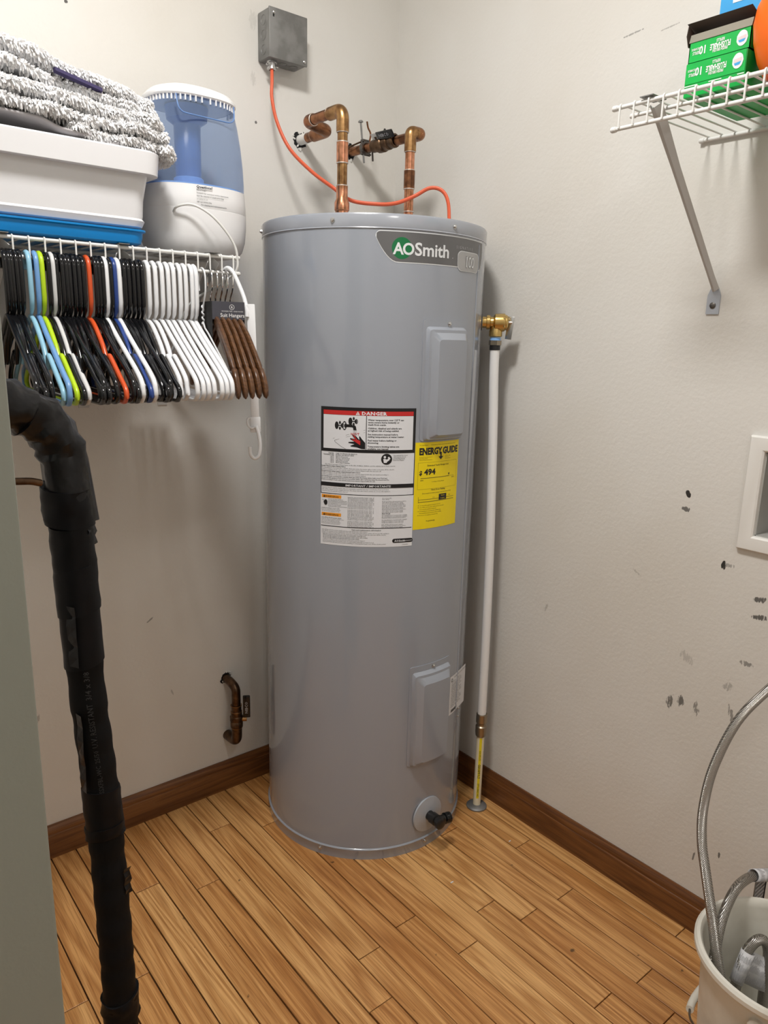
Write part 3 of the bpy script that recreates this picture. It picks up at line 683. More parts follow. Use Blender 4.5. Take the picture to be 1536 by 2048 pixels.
MB().tube(spline(P_, 6), .0111, 20).build('upper_pipe', M['pvc'], dp)
MB().lathe([(.0120, 1.2365), (.0125, 1.2300), (.0115, 1.2290)], (pt.x, pt.y, 0), n=16).build('thread_tape', M['teflon'], dp)
MB().lathe([(.0100, 1.2300), (.0150, 1.2295), (.0150, 1.2190), (.0120, 1.2185)], (pt.x, pt.y, 0), n=6).build('hex_nut', M['nickel'], dp)
MB().lathe([(.0120, 1.2190), (.0125, 1.2185), (.0125, 1.2080), (.0112, 1.2075)], (pt.x, pt.y, 0), n=20).build('black_ring', M['black'], dp)
lx, ly = -.0613, -.4871
MB().lathe([(.0112, .276), (.0142, .275), (.0148, .268), (.0148, .252), (.0122, .249), (.0122, .243), (.0150, .240), (.0152, .224), (.0140, .214), (.0118, .211), (.0108, .211)], (lx, ly, 0), n=24).build('push_coupling', M['nickel'], dp)
MB().cyl((lx, ly, .006), (-.0616, -.4868, .262), .0103, 20).build('lower_pipe', M['cpvc'], dp, label='cream pipe with a yellow printed stripe')
b = MB(); L_a = math.atan2(-1.6804 - ly, -1.3981 - lx) + .12
def LP(a, z, h): return (lx + (.0103 + h) * math.cos(L_a + a), ly + (.0103 + h) * math.sin(L_a + a), z)
b.mat(0); vs = []
for k_ in range(5): a = -.33 + .66 * k_ / 4; vs += [LP(a, .03, .0003), LP(a, .209, .0003)]
b.add(vs, [(2 * k_, 2 * k_ + 2, 2 * k_ + 3, 2 * k_ + 1) for k_ in range(4)])
b.mat(1)
for body, z0, sz, bo in (('3/4 CHARLOTTE', .036, .0068, .01), ('FLOWGUARD', .090, .0085, .03), ('CTS CPVC 4120', .143, .0055, .008)):
    vs, fs = text2d(body, sz, bo, 'LEFT', .78)
    b.add([LP((y_ - sz * .33) / .0103, z0 + x_, .0006) for x_, y_ in vs], fs)
b.build('pipe_print', [M['yellow_stripe'], M['black']], dp, smooth=0, fix=False)
MB().lathe([(.0105, .0085), (.014, .0085), (.0245, .0065), (.0275, .0035), (.0275, .0010), (.024, .0006)], (lx, ly, 0), n=36).build('floor_flange', M['galv'], dp)

# ================================================================== COPPER PIPES ABOVE THE HEATER
def collar(parent, p, d, r=.0128, l=.004, m='solder', name='joint'):
    d = Vector(d).normalized(); p = Vector(p)
    return MB().lathe([(r * .9, -l / 2), (r, -l / 2 + .0006), (r, l / 2 - .0006), (r * .9, l / 2)], p, d, n=18).build(name, M[m], parent)
def wall_hole(parent, p, d, r):
    """ragged hole in the drywall round a pipe"""
    rr = random.Random(int(abs(p[0]) * 1e4)); d = Vector(d)
    n = 22; b = MB(); b.mat(0)
    vs = []
    for q in (.35, 1):
        for k_ in range(n):
            a = 2 * PI * k_ / n; R_ = r * (q if q < 1 else rr.uniform(1.15, 1.75)); vs.append((p[0] + R_ * math.cos(a), p[1] - .0006, p[2] + R_ * math.sin(a)))
    b.add(vs, [(k_, (k_ + 1) % n, n + (k_ + 1) % n, n + k_) for k_ in range(n)])
    b.mat(1)
    for k_ in range(9):
        a = rr.uniform(0, 2 * PI); R_ = r * rr.uniform(1.15, 1.7); s_ = rr.uniform(.0012, .0034)
        b.box(-s_, s_, -.0015, .0015, -s_ * .6, s_ * .6, M=Matrix.Translation((p[0] + R_ * math.cos(a), p[1] - .002, p[2] + R_ * math.sin(a))) @ Matrix.Rotation(rr.uniform(0, 3), 4, 'Y') @ Matrix.Rotation(rr.uniform(-.8, .8), 4, 'X'))
    b.build('wall_hole', [M['hole'], M['plaster']], parent, smooth=0)
PR = .0111; ER_ = .0138
hp = thing('hot_water_pipe', 'copper pipe with three elbows leaving the left side of the heater top for the wall', 'pipe', (-.3705, -.264, HH))
vx = -.3705; zt = 1.7060
MB().cyl((vx, -.264, HH - .004), (vx, -.264, 1.675), PR, 20).build('riser', M['brass'], hp)
MB().lathe([(.014, HH - .003), (.0165, HH + .004), (.0165, HH + .016), (.0145, HH + .019), (.0145, HH + .030), (.0165, HH + .032), (.0165, HH + .048), (.0128, HH + .056), (.0128, HH + .082), (.0112, HH + .084)], (vx, -.264, 0), n=20).build('union', M['cubright'], hp)
MB().lathe([(.0112, 1.598), (.0128, 1.599), (.0128, 1.640), (.0112, 1.641)], (vx, -.264, 0), n=20).build('coupling', M['cubright'], hp)
MB().tube(fillet([(vx, -.264, 1.660), (vx, -.264, zt), (vx, -.215, zt - .001)], .024, 8), ER_, 18).build('elbow', M['brass'], hp)
MB().cyl((vx, -.222, zt), (vx, -.140, zt), PR, 20).build('run', M['copper'], hp)
y2 = -.128
x2, z2 = -.3085, 1.6990
MB().tube(fillet([(vx, -.152, zt), (vx, y2, zt), (vx + .022, y2, zt - .004), (vx + .036, y2 + .004, zt - .006)], .016, 8), ER_, 18).build('elbow', M['copper'], hp)
MB().tube(fillet([(vx + .028, y2 + .002, zt - .005), (x2, y2 + .008, z2), (x2, -.060, z2)], .022, 8), ER_, 18).build('elbow', M['copper'], hp)
MB().cyl((x2, -.075, z2), (x2, .002, z2), PR, 20).build('wall_stub', M['copper'], hp)
MB().cyl((x2, -.034, z2), (x2, -.001, z2), PR + .0008, 20).build('plaster_sleeve', M['plaster'], hp, label='stub smeared with white plaster')
for q_, dd in (((vx, -.264, 1.660), (0, 0, 1)), ((vx, -.264, 1.6405), (0, 0, 1)), ((vx, -.264, 1.598), (0, 0, 1)), ((vx, -.264, 1.552), (0, 0, 1)), ((vx, -.216, zt), (0, 1, 0)), ((vx, -.152, zt), (0, 1, 0)), ((x2, -.060, z2), (0, 1, 0))): collar(hp, q_, dd, .0136 if dd[2] == 0 or q_[2] > 1.65 else .0131, .003)
wall_hole(hp, (x2, 0, z2), (0, 1, 0), .013)

cp = thing('cold_water_pipe', 'copper pipe with a black-handled shutoff valve behind the right of the heater top', 'pipe', (-.176, -.264, HH))
vx = -.1760; zt = 1.6950; x3 = -.1480
MB().cyl((vx, -.264, HH - .004), (vx, -.264, 1.665), PR, 20).build('riser', M['cubright'], cp)
MB().lathe([(.014, HH - .003), (.0155, HH + .004), (.0155, HH + .03), (.0128, HH + .034)], (vx, -.264, 0), n=20).build('union', M['copper'], cp)
MB().lathe([(.0112, 1.571), (.0130, 1.572), (.0130, 1.612), (.0112, 1.613)], (vx, -.264, 0), n=20).build('coupling', M['copper'], cp)
MB().tube(fillet([(vx, -.264, 1.652), (vx, -.264, zt), (vx + .018, -.264, zt)], .022, 8), ER_, 18).build('elbow', M['brass'], cp)
MB().tube(fillet([(vx + .012, -.264, zt), (x3 + .004, -.264, zt), (x3 + .002, -.225, zt)], .020, 8), ER_, 18).build('elbow', M['copper'], cp)
MB().tube([(x3 + .003, -.240, zt), (x3, -.175, zt), (-.1546, .002, 1.6965)], PR, 20).build('run', M['copper'], cp)
for q_, dd in (((vx, -.264, 1.652), (0, 0, 1)), ((vx, -.264, 1.612), (0, 0, 1)), ((vx, -.264, 1.571), (0, 0, 1)), ((vx, -.264, 1.521), (0, 0, 1)), ((vx + .015, -.264, zt), (1, 0, 0))): collar(cp, q_, dd, .0136 if q_[2] > 1.65 else .0131, .003)
wall_hole(cp, (-.1546, 0, 1.6965), (0, 1, 0), .013)
vo = Vector((x3 - .002, -.105, 1.6958)); vd = Vector((0, -1, 0))
sv = MB().lathe([(.0112, -.012), (.0150, -.011), (.0150, .006), (.0130, .008), (.0195, .012), (.0195, .030), (.0165, .033), (.0175, .038), (.0175, .050), (.0150, .052), (.0150, .058), (.0162, .060), (.0162, .072), (.0120, .075)], vo, vd, n=16).build('shutoff_valve', M['dkbronze'], cp, label='bronze ball valve body')
MB().cyl(vo + Vector((0, -.022, 0)), vo + Vector((-.020, -.022, .016)), .007, 10).build('stem', M['dkbronze'], sv)
hm = Matrix.Translation(vo + Vector((-.022, -.054, .012))) @ Matrix.Rotation(math.radians(3), 4, 'X') @ Matrix.Rotation(math.radians(-38), 4, 'Y')
MB().box(-.0022, .0022, -.036, .026, -.0095, .0095, bev=.002, M=hm).build('handle_grip', M['blackgloss'], sv, label='black coated lever handle')
MB().box(-.0012, .0012, .022, .046, -.0075, .0075, bev=.001, M=hm).build('handle_plate', M['steel'], sv)
b = MB(); vs, fs = text2d('NIBCO', .0105, .012, 'CENTER', 1.15)
b.add([hm @ Vector((-.0027, -(x_ - 0) - .003, y_ - .003)) for x_, y_ in vs], fs); b.build('handle_print', M['greyp'], sv, smooth=0, fix=False)
# ground clamp
gc = thing('ground_clamp', 'rusty bolted pipe clamp on the copper pipe beside the wall', 'clamp', (-.1528, -.060, 1.696))
g0 = Vector((-.1528, -.064, 1.6965))
MB().lathe([(.0116, -.006), (.0165, -.006), (.0165, .006), (.0116, .006)], g0, vd, n=10).build('clamp_ring', M['dsteel'], gc)
b = MB(); 
for k_ in range(9): b.cyl(g0 + Vector((-.013 + k_ * .0032, 0, -.018)), g0 + Vector((-.013 + k_ * .0032, 0, -.0145)), .0018, 6)
b.box(-.015, .015, -.005, .005, -.0165, -.0125, bev=.001, M=Matrix.Translation(g0)); b.box(-.013, .007, -.006, .006, .013, .019, bev=.0015, M=Matrix.Translation(g0))
b.build('clamp_jaw', M['dsteel'], gc)
MB().cyl(g0 + Vector((-.006, -.002, -.036)), g0 + Vector((-.014, .004, .060)), .0024, 8).build('bolt', M['galv'], gc)
MB().lathe([(0, 0), (.0065, 0), (.0065, .002), (.004, .0045), (0, .005)], g0 + Vector((-.014, .004, .058)), (-.1, .05, 1), n=12).build('bolt_head', M['galv'], gc)
MB().cyl(g0 + Vector((.014, -.008, .012)), g0 + Vector((.016, -.010, -.030)), .0024, 8).build('bolt', M['dsteel'], gc)
MB().tube(spline([g0 + Vector((.010, -.002, .014)), g0 + Vector((.012, -.004, .034)), g0 + Vector((.006, -.001, .048)), g0 + Vector((.003, 0, .062))], 5), .0022, 8).build('ground_wire', M['copper'], gc)
MB().tube(spline([g0 + Vector((-.006, -.006, .016)), g0 + Vector((-.012, .020, .012)), g0 + Vector((-.022, .044, .004)), g0 + Vector((-.022, .060, -.004))], 5), .0022, 8).build('ground_wire', M['dkbronze'], gc)

# ================================================================== JUNCTION BOX AND CABLE
JX0, JX1, JZ0, JZ1, JD = -.4250, -.3240, 1.8460, 1.9475, .0555
jb = thing('junction_box', 'square grey steel junction box mounted on the wall above the copper pipes', 'junction box', ((JX0 + JX1) / 2, 0, JZ0))
MB().box(JX0, JX1, -.051, -.0002, JZ0, JZ1, bev=.004).build('box_body', M['galv'], jb)
MB().box(JX0 - .0008, JX1 + .0008, -JD, -.0505, JZ0 - .0008, JZ1 + .0008, bev=.0018).build('cover_plate', M['galv'], jb)
for z in (JZ0 + .020, JZ0 + .050, JZ0 + .081): MB().lathe([(.0112, -.0002), (.0112, .0006), (.0098, .0007), (.0094, -.0001), (0, -.0001)], (JX0, -.028, z), (-1, 0, 0), n=24).build('knockout', M['galv'], jb)
for x in (JX0 + .050, JX0 + .080): MB().lathe([(.0112, -.0002), (.0112, .0006), (.0098, .0007), (.0094, -.0001), (0, -.0001)], (x, -.028, JZ0), (0, 0, -1), n=24).build('knockout', M['galv'], jb)
for x, z in ((JX0 + .012, JZ1 - .010), (JX1 - .008, JZ0 + .008)):
    MB().lathe([(.0036, 0), (.0036, .0012), (.002, .0024), (0, .0025)], (x, -JD, z), (0, -1, 0), n=10).build('screw', M['steel'], jb)
MB().box(JX0 + .0085, JX0 + .0125, -JD - .0003, -JD + .001, JZ1 - .019, JZ1 - .013).build('screw_slot', M['hole'], jb, smooth=0)
cxn = (JX0 + .020, -.030)
cn = MB().lathe([(.0120, 0), (.0120, -.004), (.0095, -.005), (.0095, -.013), (.0115, -.014), (.0115, -.018), (.0065, -.019)], (*cxn, JZ0), n=14).build('cable_connector', M['steel'], jb)
for s_ in (-1, 1): MB().cyl((cxn[0] + s_ * .0155, cxn[1] - .002, JZ0 - .010), (cxn[0] + s_ * .009, cxn[1] - .002, JZ0 - .010), .0022, 8).build('clamp_screw', M['steel'], cn)
cab = [(cxn[0], cxn[1], JZ0 - .010), (-.4110, -.040, 1.800), (-.4145, -.045, 1.762), (-.4060, -.055, 1.709), (-.3880, -.080, 1.653), (-.3620, -.130, 1.602), (-.3380, -.180, 1.565), (-.3120, -.218, 1.535), (-.2700, -.262, 1.527), (-.2330, -.286, 1.531), (-.1960, -.306, 1.548), (-.1700, -.330, 1.566), (-.1520, -.352, 1.560), (-.1440, -.366, 1.532), (-.1430, -.372, HH + .0005)]
MB().tube(spline(cab, 8), .0046, 14, flat=.8).build('electrical_cable', M['orange'], label='orange electrical cable drooping from the junction box to the heater top', cat='cable')

# ================================================================== LOW VALVE ON THE WALL
lv = thing('drain_cock_pipe', 'short dark bronze pipe loop with a black lever valve low on the left wall', 'pipe', (-.545, 0, .17))
px_, py_ = -.5465, -.052
MB().tube(fillet([(-.5480, .002, .327), (-.5480, -.030, .325), (px_, py_, .316), (px_, py_, .250)], .030, 8), .0118, 18).build('upper_elbow', M['dkbronze'], lv)
MB().lathe([(.0118, .268), (.0135, .266), (.0135, .252), (.0150, .250), (.0150, .238), (.0175, .236), (.0175, .224), (.0145, .222), (.0165, .219), (.0165, .206), (.0120, .203)], (px_, py_, 0), n=16).build('valve_body', M['dkbronze'], lv)
MB().tube(fillet([(px_, py_, .206), (px_, py_, .160), (-.5480, .002, .158)], .028, 8), .0138, 18).build('lower_elbow', M['dkbronze'], lv)
for z in (.268, .250, .236, .2035): collar(lv, (px_, py_, z), (0, 0, 1), .0152, .0025, 'brass')
MB().cyl((px_ + .006, py_ - .006, .228), (px_ + .022, py_ - .016, .228), .0065, 10).build('stem', M['brass'], lv)
hm = Matrix.Translation((px_ + .022, py_ - .016, .262)) @ Matrix.Rotation(math.radians(-32), 4, 'Z')
MB().box(-.0095, .0095, -.003, .003, -.030, .034, bev=.0025, M=hm).build('handle', M['blackgloss'], lv)
b = MB(); vs, fs = text2d('NIBCO', .010, .012, 'CENTER', 1.1); b.add([hm @ Vector((-y_ + .003, -.0033, x_)) for x_, y_ in vs], fs); b.build('handle_print', M['greyp'], lv, smooth=0, fix=False)
wall_hole(lv, (-.5480, 0, .327), (0, 1, 0), .011)

# ================================================================== INSULATED PIPE IN FRONT LEFT
ip = thing('insulated_pipe', 'tall pipe in black foam insulation with wrinkled tape in the left foreground', 'pipe', (-1.133, -.760, 0))
rr_ = random.Random(11)
ax = [(-1.1320, -.812, .002), (-1.1272, -.797, .288), (-1.1250, -.787, .410), (-1.1232, -.774, .530), (-1.1245, -.767, .645), (-1.1305, -.762, .774), (-1.1330, -.756, .960), (-1.138, -.756, 1.055)]
path = spline(ax, 14); rad = [.0225 + .0008 * math.sin(i * 1.3) + rr_.uniform(-.0004, .0004) for i in range(len(path))]
MB().tube(path, rad, 26).build('foam_sleeve', M['foam'], ip)
el = fillet([(-1.1315, -.756, 1.000), (-1.140, -.757, 1.118), (-1.215, -.772, 1.158), (-1.42, -.812, 1.165)], .075, 9)
def wrap(name, pts, r0, seed, crumple=.0018, n=30, m='tape'):
    r_ = random.Random(seed); b = MB(); pts = [Vector(p) for p in pts]
    N_ = len(pts); rings = []
    T = [(pts[min(i + 1, N_ - 1)] - pts[max(i - 1, 0)]).normalized() for i in range(N_)]
    ph = [r_.uniform(0, 6) for _ in range(6)]
    up = Vector((1, 0, 0)); Nn = (up - T[0] * up.dot(T[0])).normalized()
    for i in range(N_):
        Nn = (Nn - T[i] * Nn.dot(T[i])).normalized(); B = T[i].cross(Nn); ring = []
        for k_ in range(n):
            a = 2 * PI * k_ / n
            rr2 = r0 + crumple * (math.sin(a * 3 + ph[0] + i * .9) * .5 + math.sin(a * 5 + ph[1] - i * 1.7) * .4 + math.sin(a * 2 + ph[2] + i * 2.3) * .5) 
            skew = T[i] * (.004 * math.sin(a + ph[3])) if i in (0, N_ - 1) else Vector((0, 0, 0))
            ring.append(pts[i] + (Nn * math.cos(a) + B * math.sin(a)) * rr2 + skew)
        rings.append(ring)
    b.loft(rings, True, True)
    return b.build(name, M[m], ip, smooth=60 if m == 'tape2' else 40)
wrap('taped_elbow', el, .0275, 3, .0032)
def axp(z):
    P = path
    for a, c in zip(P[:-1], P[1:]):
        if a.z <= z <= c.z: return a.lerp(c, (z - a.z) / (c.z - a.z))
    return P[-1]
def band(z0, z1, r0, seed, cr=.0012, n=5): return wrap('tape_band', [axp(z0 + (z1 - z0) * i / n) for i in range(n + 1)], r0, seed, cr * .6, m='tape2')
band(1.000, 1.045, .0290, 5, .0028); band(.930, 1.000, .0258, 7, .0014, 7); band(.885, .945, .0262, 17, .0012); band(.816, .890, .0246, 18, .0008); band(.575, .636, .0246, 8, .0012, 7); band(.566, .582, .0256, 19, .0016, 3); band(.290, .325, .0250, 10, .0030)
# torn flaps of tape
for (z, a, w, h) in ((.985, -1.0, .022, .030), (.86, -2.55, .012, .08), (.70, -2.75, .010, .11), (.50, -1.05, .008, .04)):
    c = axp(z); b = MB(); n = 6; vs = []
    for i in range(n + 1):
        for j in (0, 1):
            aa = a + (j * w / .024); rr2 = .0252 + .004 * j + .0016 * math.sin(i * 2.1 + j)
            vs.append((c.x + rr2 * math.cos(aa), c.y + rr2 * math.sin(aa), z - h / 2 + h * i / n))
    b.add(vs, [(2 * i, 2 * i + 1, 2 * i + 3, 2 * i + 2) for i in range(n)]); b.build('tape_flap', M['tape'], ip, smooth=0)
a0 = math.atan2(-1.6804 + .758, -1.3981 + 1.132) + .05
for body, za, zb_, sz in (('SSXFBL-WC', .640, .680, .0085), ('25/50', .684, .702, .0085), ('U.V. RESISTANT', .706, .768, .0100), ('3/4 x 3/8', .773, .812, .0100)):
    vs, fs = text2d(body, sz, .01, 'LEFT', 1.0); wmax = max(v[0] for v in vs)
    b = MB(); pts = []
    for x_, y_ in vs:
        z = za + x_ / wmax * (zb_ - za); c = axp(z); aa = a0 - (y_ - sz * .3) / .0245; pts.append((c.x + .0246 * math.cos(aa), c.y + .0246 * math.sin(aa), z))
    b.add(pts, fs); b.build('sleeve_print', M['sleeve_ink'], ip, smooth=0, fix=False)
MB().tube(spline([(-1.172, -.785, 1.058), (-1.190, -.792, 1.063), (-1.24, -.815, 1.068), (-1.36, -.87, 1.068)], 8), .0042, 12).build('copper_tube', M['dkbronze'], label='thin brown copper tube curving behind the black insulated pipe', cat='tube')
# ================================================================== WIRE SHELVES
def repeat_part(o, offs):
    for d_ in offs:
        c = o.copy(); c.location = o.location + Vector(d_); COL.objects.link(c); c.parent = o.parent
def tip(b, p, d, r): b.lathe([(r * .9, -.004), (r * 1.35, -.003), (r * 1.4, .004), (r * 1.1, .006), (0, .0065)], p, d, n=12)
# left shelf: wall y = 0, runs along x
SL = thing('wire_shelf', 'white wire shelf on the left wall carrying the hangers and the white tub', 'shelf', (-1.0, 0, 1.378))
xe = -.641; xs = -1.62; DL = -.2795; ZL = 1.378; LL = 1.3478
for nm, y_, z_, r_ in (('front_rod', DL, ZL, .0034), ('hanging_rod', DL, LL, .0034), ('deck_rod', -.15, ZL - .001, .0030), ('back_rod', -.006, ZL - .001, .0030)):
    b = MB().cyl((xs, y_, z_), (xe, y_, z_), r_, 12); tip(b, (xe, y_, z_), (1, 0, 0), r_); b.build(nm, M['wire'], SL)
xw = -.651
b = MB().tube(fillet([(xw, -.003, ZL + .0035), (xw, DL - .0048, ZL + .0035), (xw, DL - .0048, LL - .001)], .004, 4), .0016, 8)
w0 = b.build('wire', M['wire'], SL); repeat_part(w0, [(-.0254 * i, 0, 0) for i in range(1, 38)])
def brace(name, parent, p_top, p_foot, nrm_w, w_top, w_bot, side):
    """pressed V channel from shelf front to the wall foot"""
    a = Vector(p_top); c = Vector(p_foot); d = (c - a).normalized(); s_ = Vector(side); u = d.cross(s_).normalized()
    rings = []
    for t_, w in ((0, w_top), (.12, w_top * .9), (.3, (w_top + w_bot) / 2 * .9), (.92, w_bot), (1, w_bot * 1.1)):
        p = a.lerp(c, t_); h = w * .45; th = .0014
        rings.append([p - s_ * w / 2 + u * h, p - s_ * w * .15 - u * h * .3, p + s_ * w * .15 - u * h * .3, p + s_ * w / 2 + u * h, p + s_ * (w / 2 - th) + u * h, p + s_ * (w * .15 - th) - u * (h * .3 - th), p - s_ * (w * .15 - th) - u * (h * .3 - th), p - s_ * (w / 2 - th) + u * h])
    return MB().loft(rings).build(name, M['bracket'], parent)
for i, bx in enumerate((-.6930, -.872, -1.074)):
    t = thing('shelf_bracket', ('grey pressed steel bracket under the right end of the left shelf', 'grey bracket under the left shelf behind the black hangers', 'grey bracket under the left shelf at the picture edge')[i], 'bracket', (bx, 0, 1.08), 'brackets under the left shelf')
    brace('brace', t, (bx, -.272, 1.3735), (bx, -.006, 1.118), 1, .026, .013, (1, 0, 0))
    b = MB(); b.prism([(-.011, 1.064), (.011, 1.064), (.011, 1.108), (.006, 1.122), (-.006, 1.122), (-.011, 1.108)], lambda u, z: (bx + u, -.0002, z), lambda u, z: (bx + u, -.0028, z)); b.build('foot', M['bracket'], t)
    MB().lathe([(.0055, 0), (.0055, .0015), (.003, .003), (0, .003)], (bx, -.0028, 1.078), (0, -1, 0), n=12).build('screw', M['steel'], t)
    MB().box(bx - .010, bx + .010, -.2905, -.262, ZL + .0050, ZL + .0062).build('top_clip', M['galv'], t)
for i, cx_ in enumerate((-.83, -1.10)):
    b = MB().box(cx_ - .008, cx_ + .008, -.012, -.0002, ZL - .008, ZL + .018, bev=.002); b.build('wall_clip', M['white'], label=('white plastic shelf clip on the wall behind the black hangers', 'white plastic shelf clip on the wall at the picture edge')[i], cat='clip', group='wall clips of the left shelf')

# right shelf: wall x = 0, runs along y
SR = thing('wire_shelf', 'white wire shelf on the right wall carrying the green cartons', 'shelf', (0, -1.3, 1.5996))
DR = -.2817; ZR = 1.5996; LR = 1.5682; ye = -.8938; ys = -1.95
for nm, x_, z_, r_ in (('front_rod', DR, ZR, .0034), ('hanging_rod', DR, LR, .0034), ('deck_rod', -.2312, ZR - .001, .0030), ('back_rod', -.006, ZR - .001, .0034)):
    b = MB().cyl((x_, ys, z_), (x_, ye, z_), r_, 12); tip(b, (x_, ye, z_), (0, 1, 0), r_); b.build(nm, M['wire'], SR)
yw_ = -.904
b = MB().tube(fillet([(-.003, yw_, ZR + .0035), (DR - .0048, yw_, ZR + .0035), (DR - .0048, yw_, LR - .001)], .004, 4), .0016, 8)
w0 = b.build('wire', M['wire'], SR); repeat_part(w0, [(0, -.0254 * i, 0) for i in range(1, 41)])
by = -.950
t = thing('shelf_bracket', 'long slanting grey bracket under the right shelf with its foot screwed to the right wall', 'bracket', (0, by, 1.30))
brace('brace', t, (-.2640, by, 1.594), (-.007, by - .001, 1.330), 1, .022, .0135, (0, 1, 0))
b = MB(); b.prism([(-.0125, 1.288), (.0125, 1.288), (.0125, 1.322), (.007, 1.336), (-.007, 1.336), (-.0125, 1.322)], lambda u, z: (-.0002, by + u, z), lambda u, z: (-.0030, by + u, z)); b.build('foot', M['lightplastic'], t)
MB().lathe([(.0058, 0), (.0058, .0015), (.003, .003), (0, .003)], (-.003, by, 1.304), (-1, 0, 0), n=12).build('screw', M['dsteel'], t)
MB().box(-.2890, -.250, by - .013, by + .010, ZR + .0052, ZR + .0066).build('top_clip', M['galv'], t)

# ================================================================== HANGERS
HZ = LL + .0034           # top of the hanging rod
def arm_path(notch, half=.195, dz=0):
    """right half of a tubular hanger in the (u, z) plane, origin on the rod axis top; u grows towards the camera"""
    if notch: return [(0, -.100), (.030, -.112), (.075, -.147), (.098, -.178), (.105, -.181), (.1085, -.165), (.118, -.166), (.165, -.196), (half - .004, -.2135), (half, -.226 + dz)]
    return [(0, -.100), (.012, -.103), (.060, -.130), (.120, -.162), (.165, -.186), (half - .006, -.203), (half, -.222 + dz)]
def tubular(name, mat, notch, r=.0043, half=.195):
    b = MB(); hk = []
    hr = .0175 + r * .5; topz = r + .0002
    for k_ in range(11):
        a = PI * 1.12 - PI * 1.12 * k_ / 10
        hk.append((-.002 + hr * math.cos(a), topz - hr + hr * math.sin(a)))
    hk += [(hr - .001, -.035), (hr - .001, -.070), (.014, -.087), (.004, -.096), (0, -.104)]
    pts = [Vector((0, -u, z)) for u, z in hk]
    R = [r] * len(pts); R[-1] = r * .55; R[-2] = r * .6; R[-3] = r * .9; R[0] = r * .85
    b.tube(pts, R, 10)
    side = arm_path(notch, half)
    zb = -.2295
    full = []
    sm = spline([(0, -u, z) for u, z in side], 4)
    left = [Vector((0, -p.y, p.z)) for p in sm][::-1]
    # closed body: arm, rounded shoulder, bottom bar
    endc = [Vector((0, -(half - .002), -.226)), Vector((0, -(half - .010), zb - .004)), Vector((0, -(half - .022), zb - .006))]
    body = [Vector((0, 0, zb - .006))] + [Vector((0, -p.y, p.z)) for p in endc][::-1] + left[:] + sm[1:] + endc + [Vector((0, 0, zb - .006))]
    Rb = [r * .72] + [r * .75, r * .9, r] + [r] * len(left) + [r] * (len(sm) - 1) + [r, r * .9, r * .75] + [r * .72]
    b.tube(body, Rb, 10)
    return b
proto_mesh = {}
def hanger(matk, notch, x, rot, label, group, tilt=0.0, half=.195):
    key = (matk, notch, half)
    if key in proto_mesh:
        o = proto_mesh[key].copy(); COL.objects.link(o)
    else:
        o = tubular('clothes_hanger', matk, notch, half=half).build('clothes_hanger', M[matk], org=(0, 0, 0), smooth=60); proto_mesh[key] = o
    o.location = (x, DL, HZ); o.rotation_euler = (0, math.radians(tilt), math.radians(rot))
    tag(o, label, 'hanger', group); return o
rh = random.Random(21)
ORD7 = ['leftmost', 'second from the left', 'third from the left', 'middle one', 'third from the right', 'second from the right', 'rightmost']
ORD5 = ['leftmost', 'second from the left', 'middle one', 'second from the right', 'rightmost']
ORD3 = ['left one', 'middle one', 'right one']
xs_all = [-1.074, -1.068, -1.064, -1.057, -1.050, -1.037, -1.025, -1.017, -1.006, -.999, -.993, -.985, -.978, -.972, -.964, -.957, -.949, -.939, -.928, -.922, -.915, -.909, -.901, -.894, -.886, -.877, -.869, -.860, -.851, -.843, -.831, -.818, -.805, -.793, -.782, -.769, -.758, -.745, -.736]
kinds = (['b'] * 5 + ['lb', 'mb', 'li', 'b', 'gw'] + ['b'] * 7 + ['or', 'b', 'b', 'b', 'w1', 'b', 'nv', 'w2'] + ['b'] * 5 + ['wn', 'wn'] + ['w'] * 7)
names = {'lb': ('ltblue', 1, 'pale blue plastic hanger with strap notches, leftmost of the coloured hangers'), 'mb': ('midblue', 0, 'mid blue plastic hanger between the pale blue and the lime green ones'), 'li': ('lime', 1, 'lime green plastic hanger with strap notches'),
         'gw': ('greyw', 1, 'greyish white notched hanger between the lime green and the orange hanger'), 'or': ('orange_h', 1, 'orange red plastic hanger with strap notches among black ones'), 'w1': ('white2', 0, 'smooth white hanger just left of the navy blue one'),
         'nv': ('navy', 1, 'navy blue plastic hanger between two white ones'), 'w2': ('white2', 0, 'smooth white hanger just right of the navy blue one')}
wi = 0; ni = 0
bgrp = 0
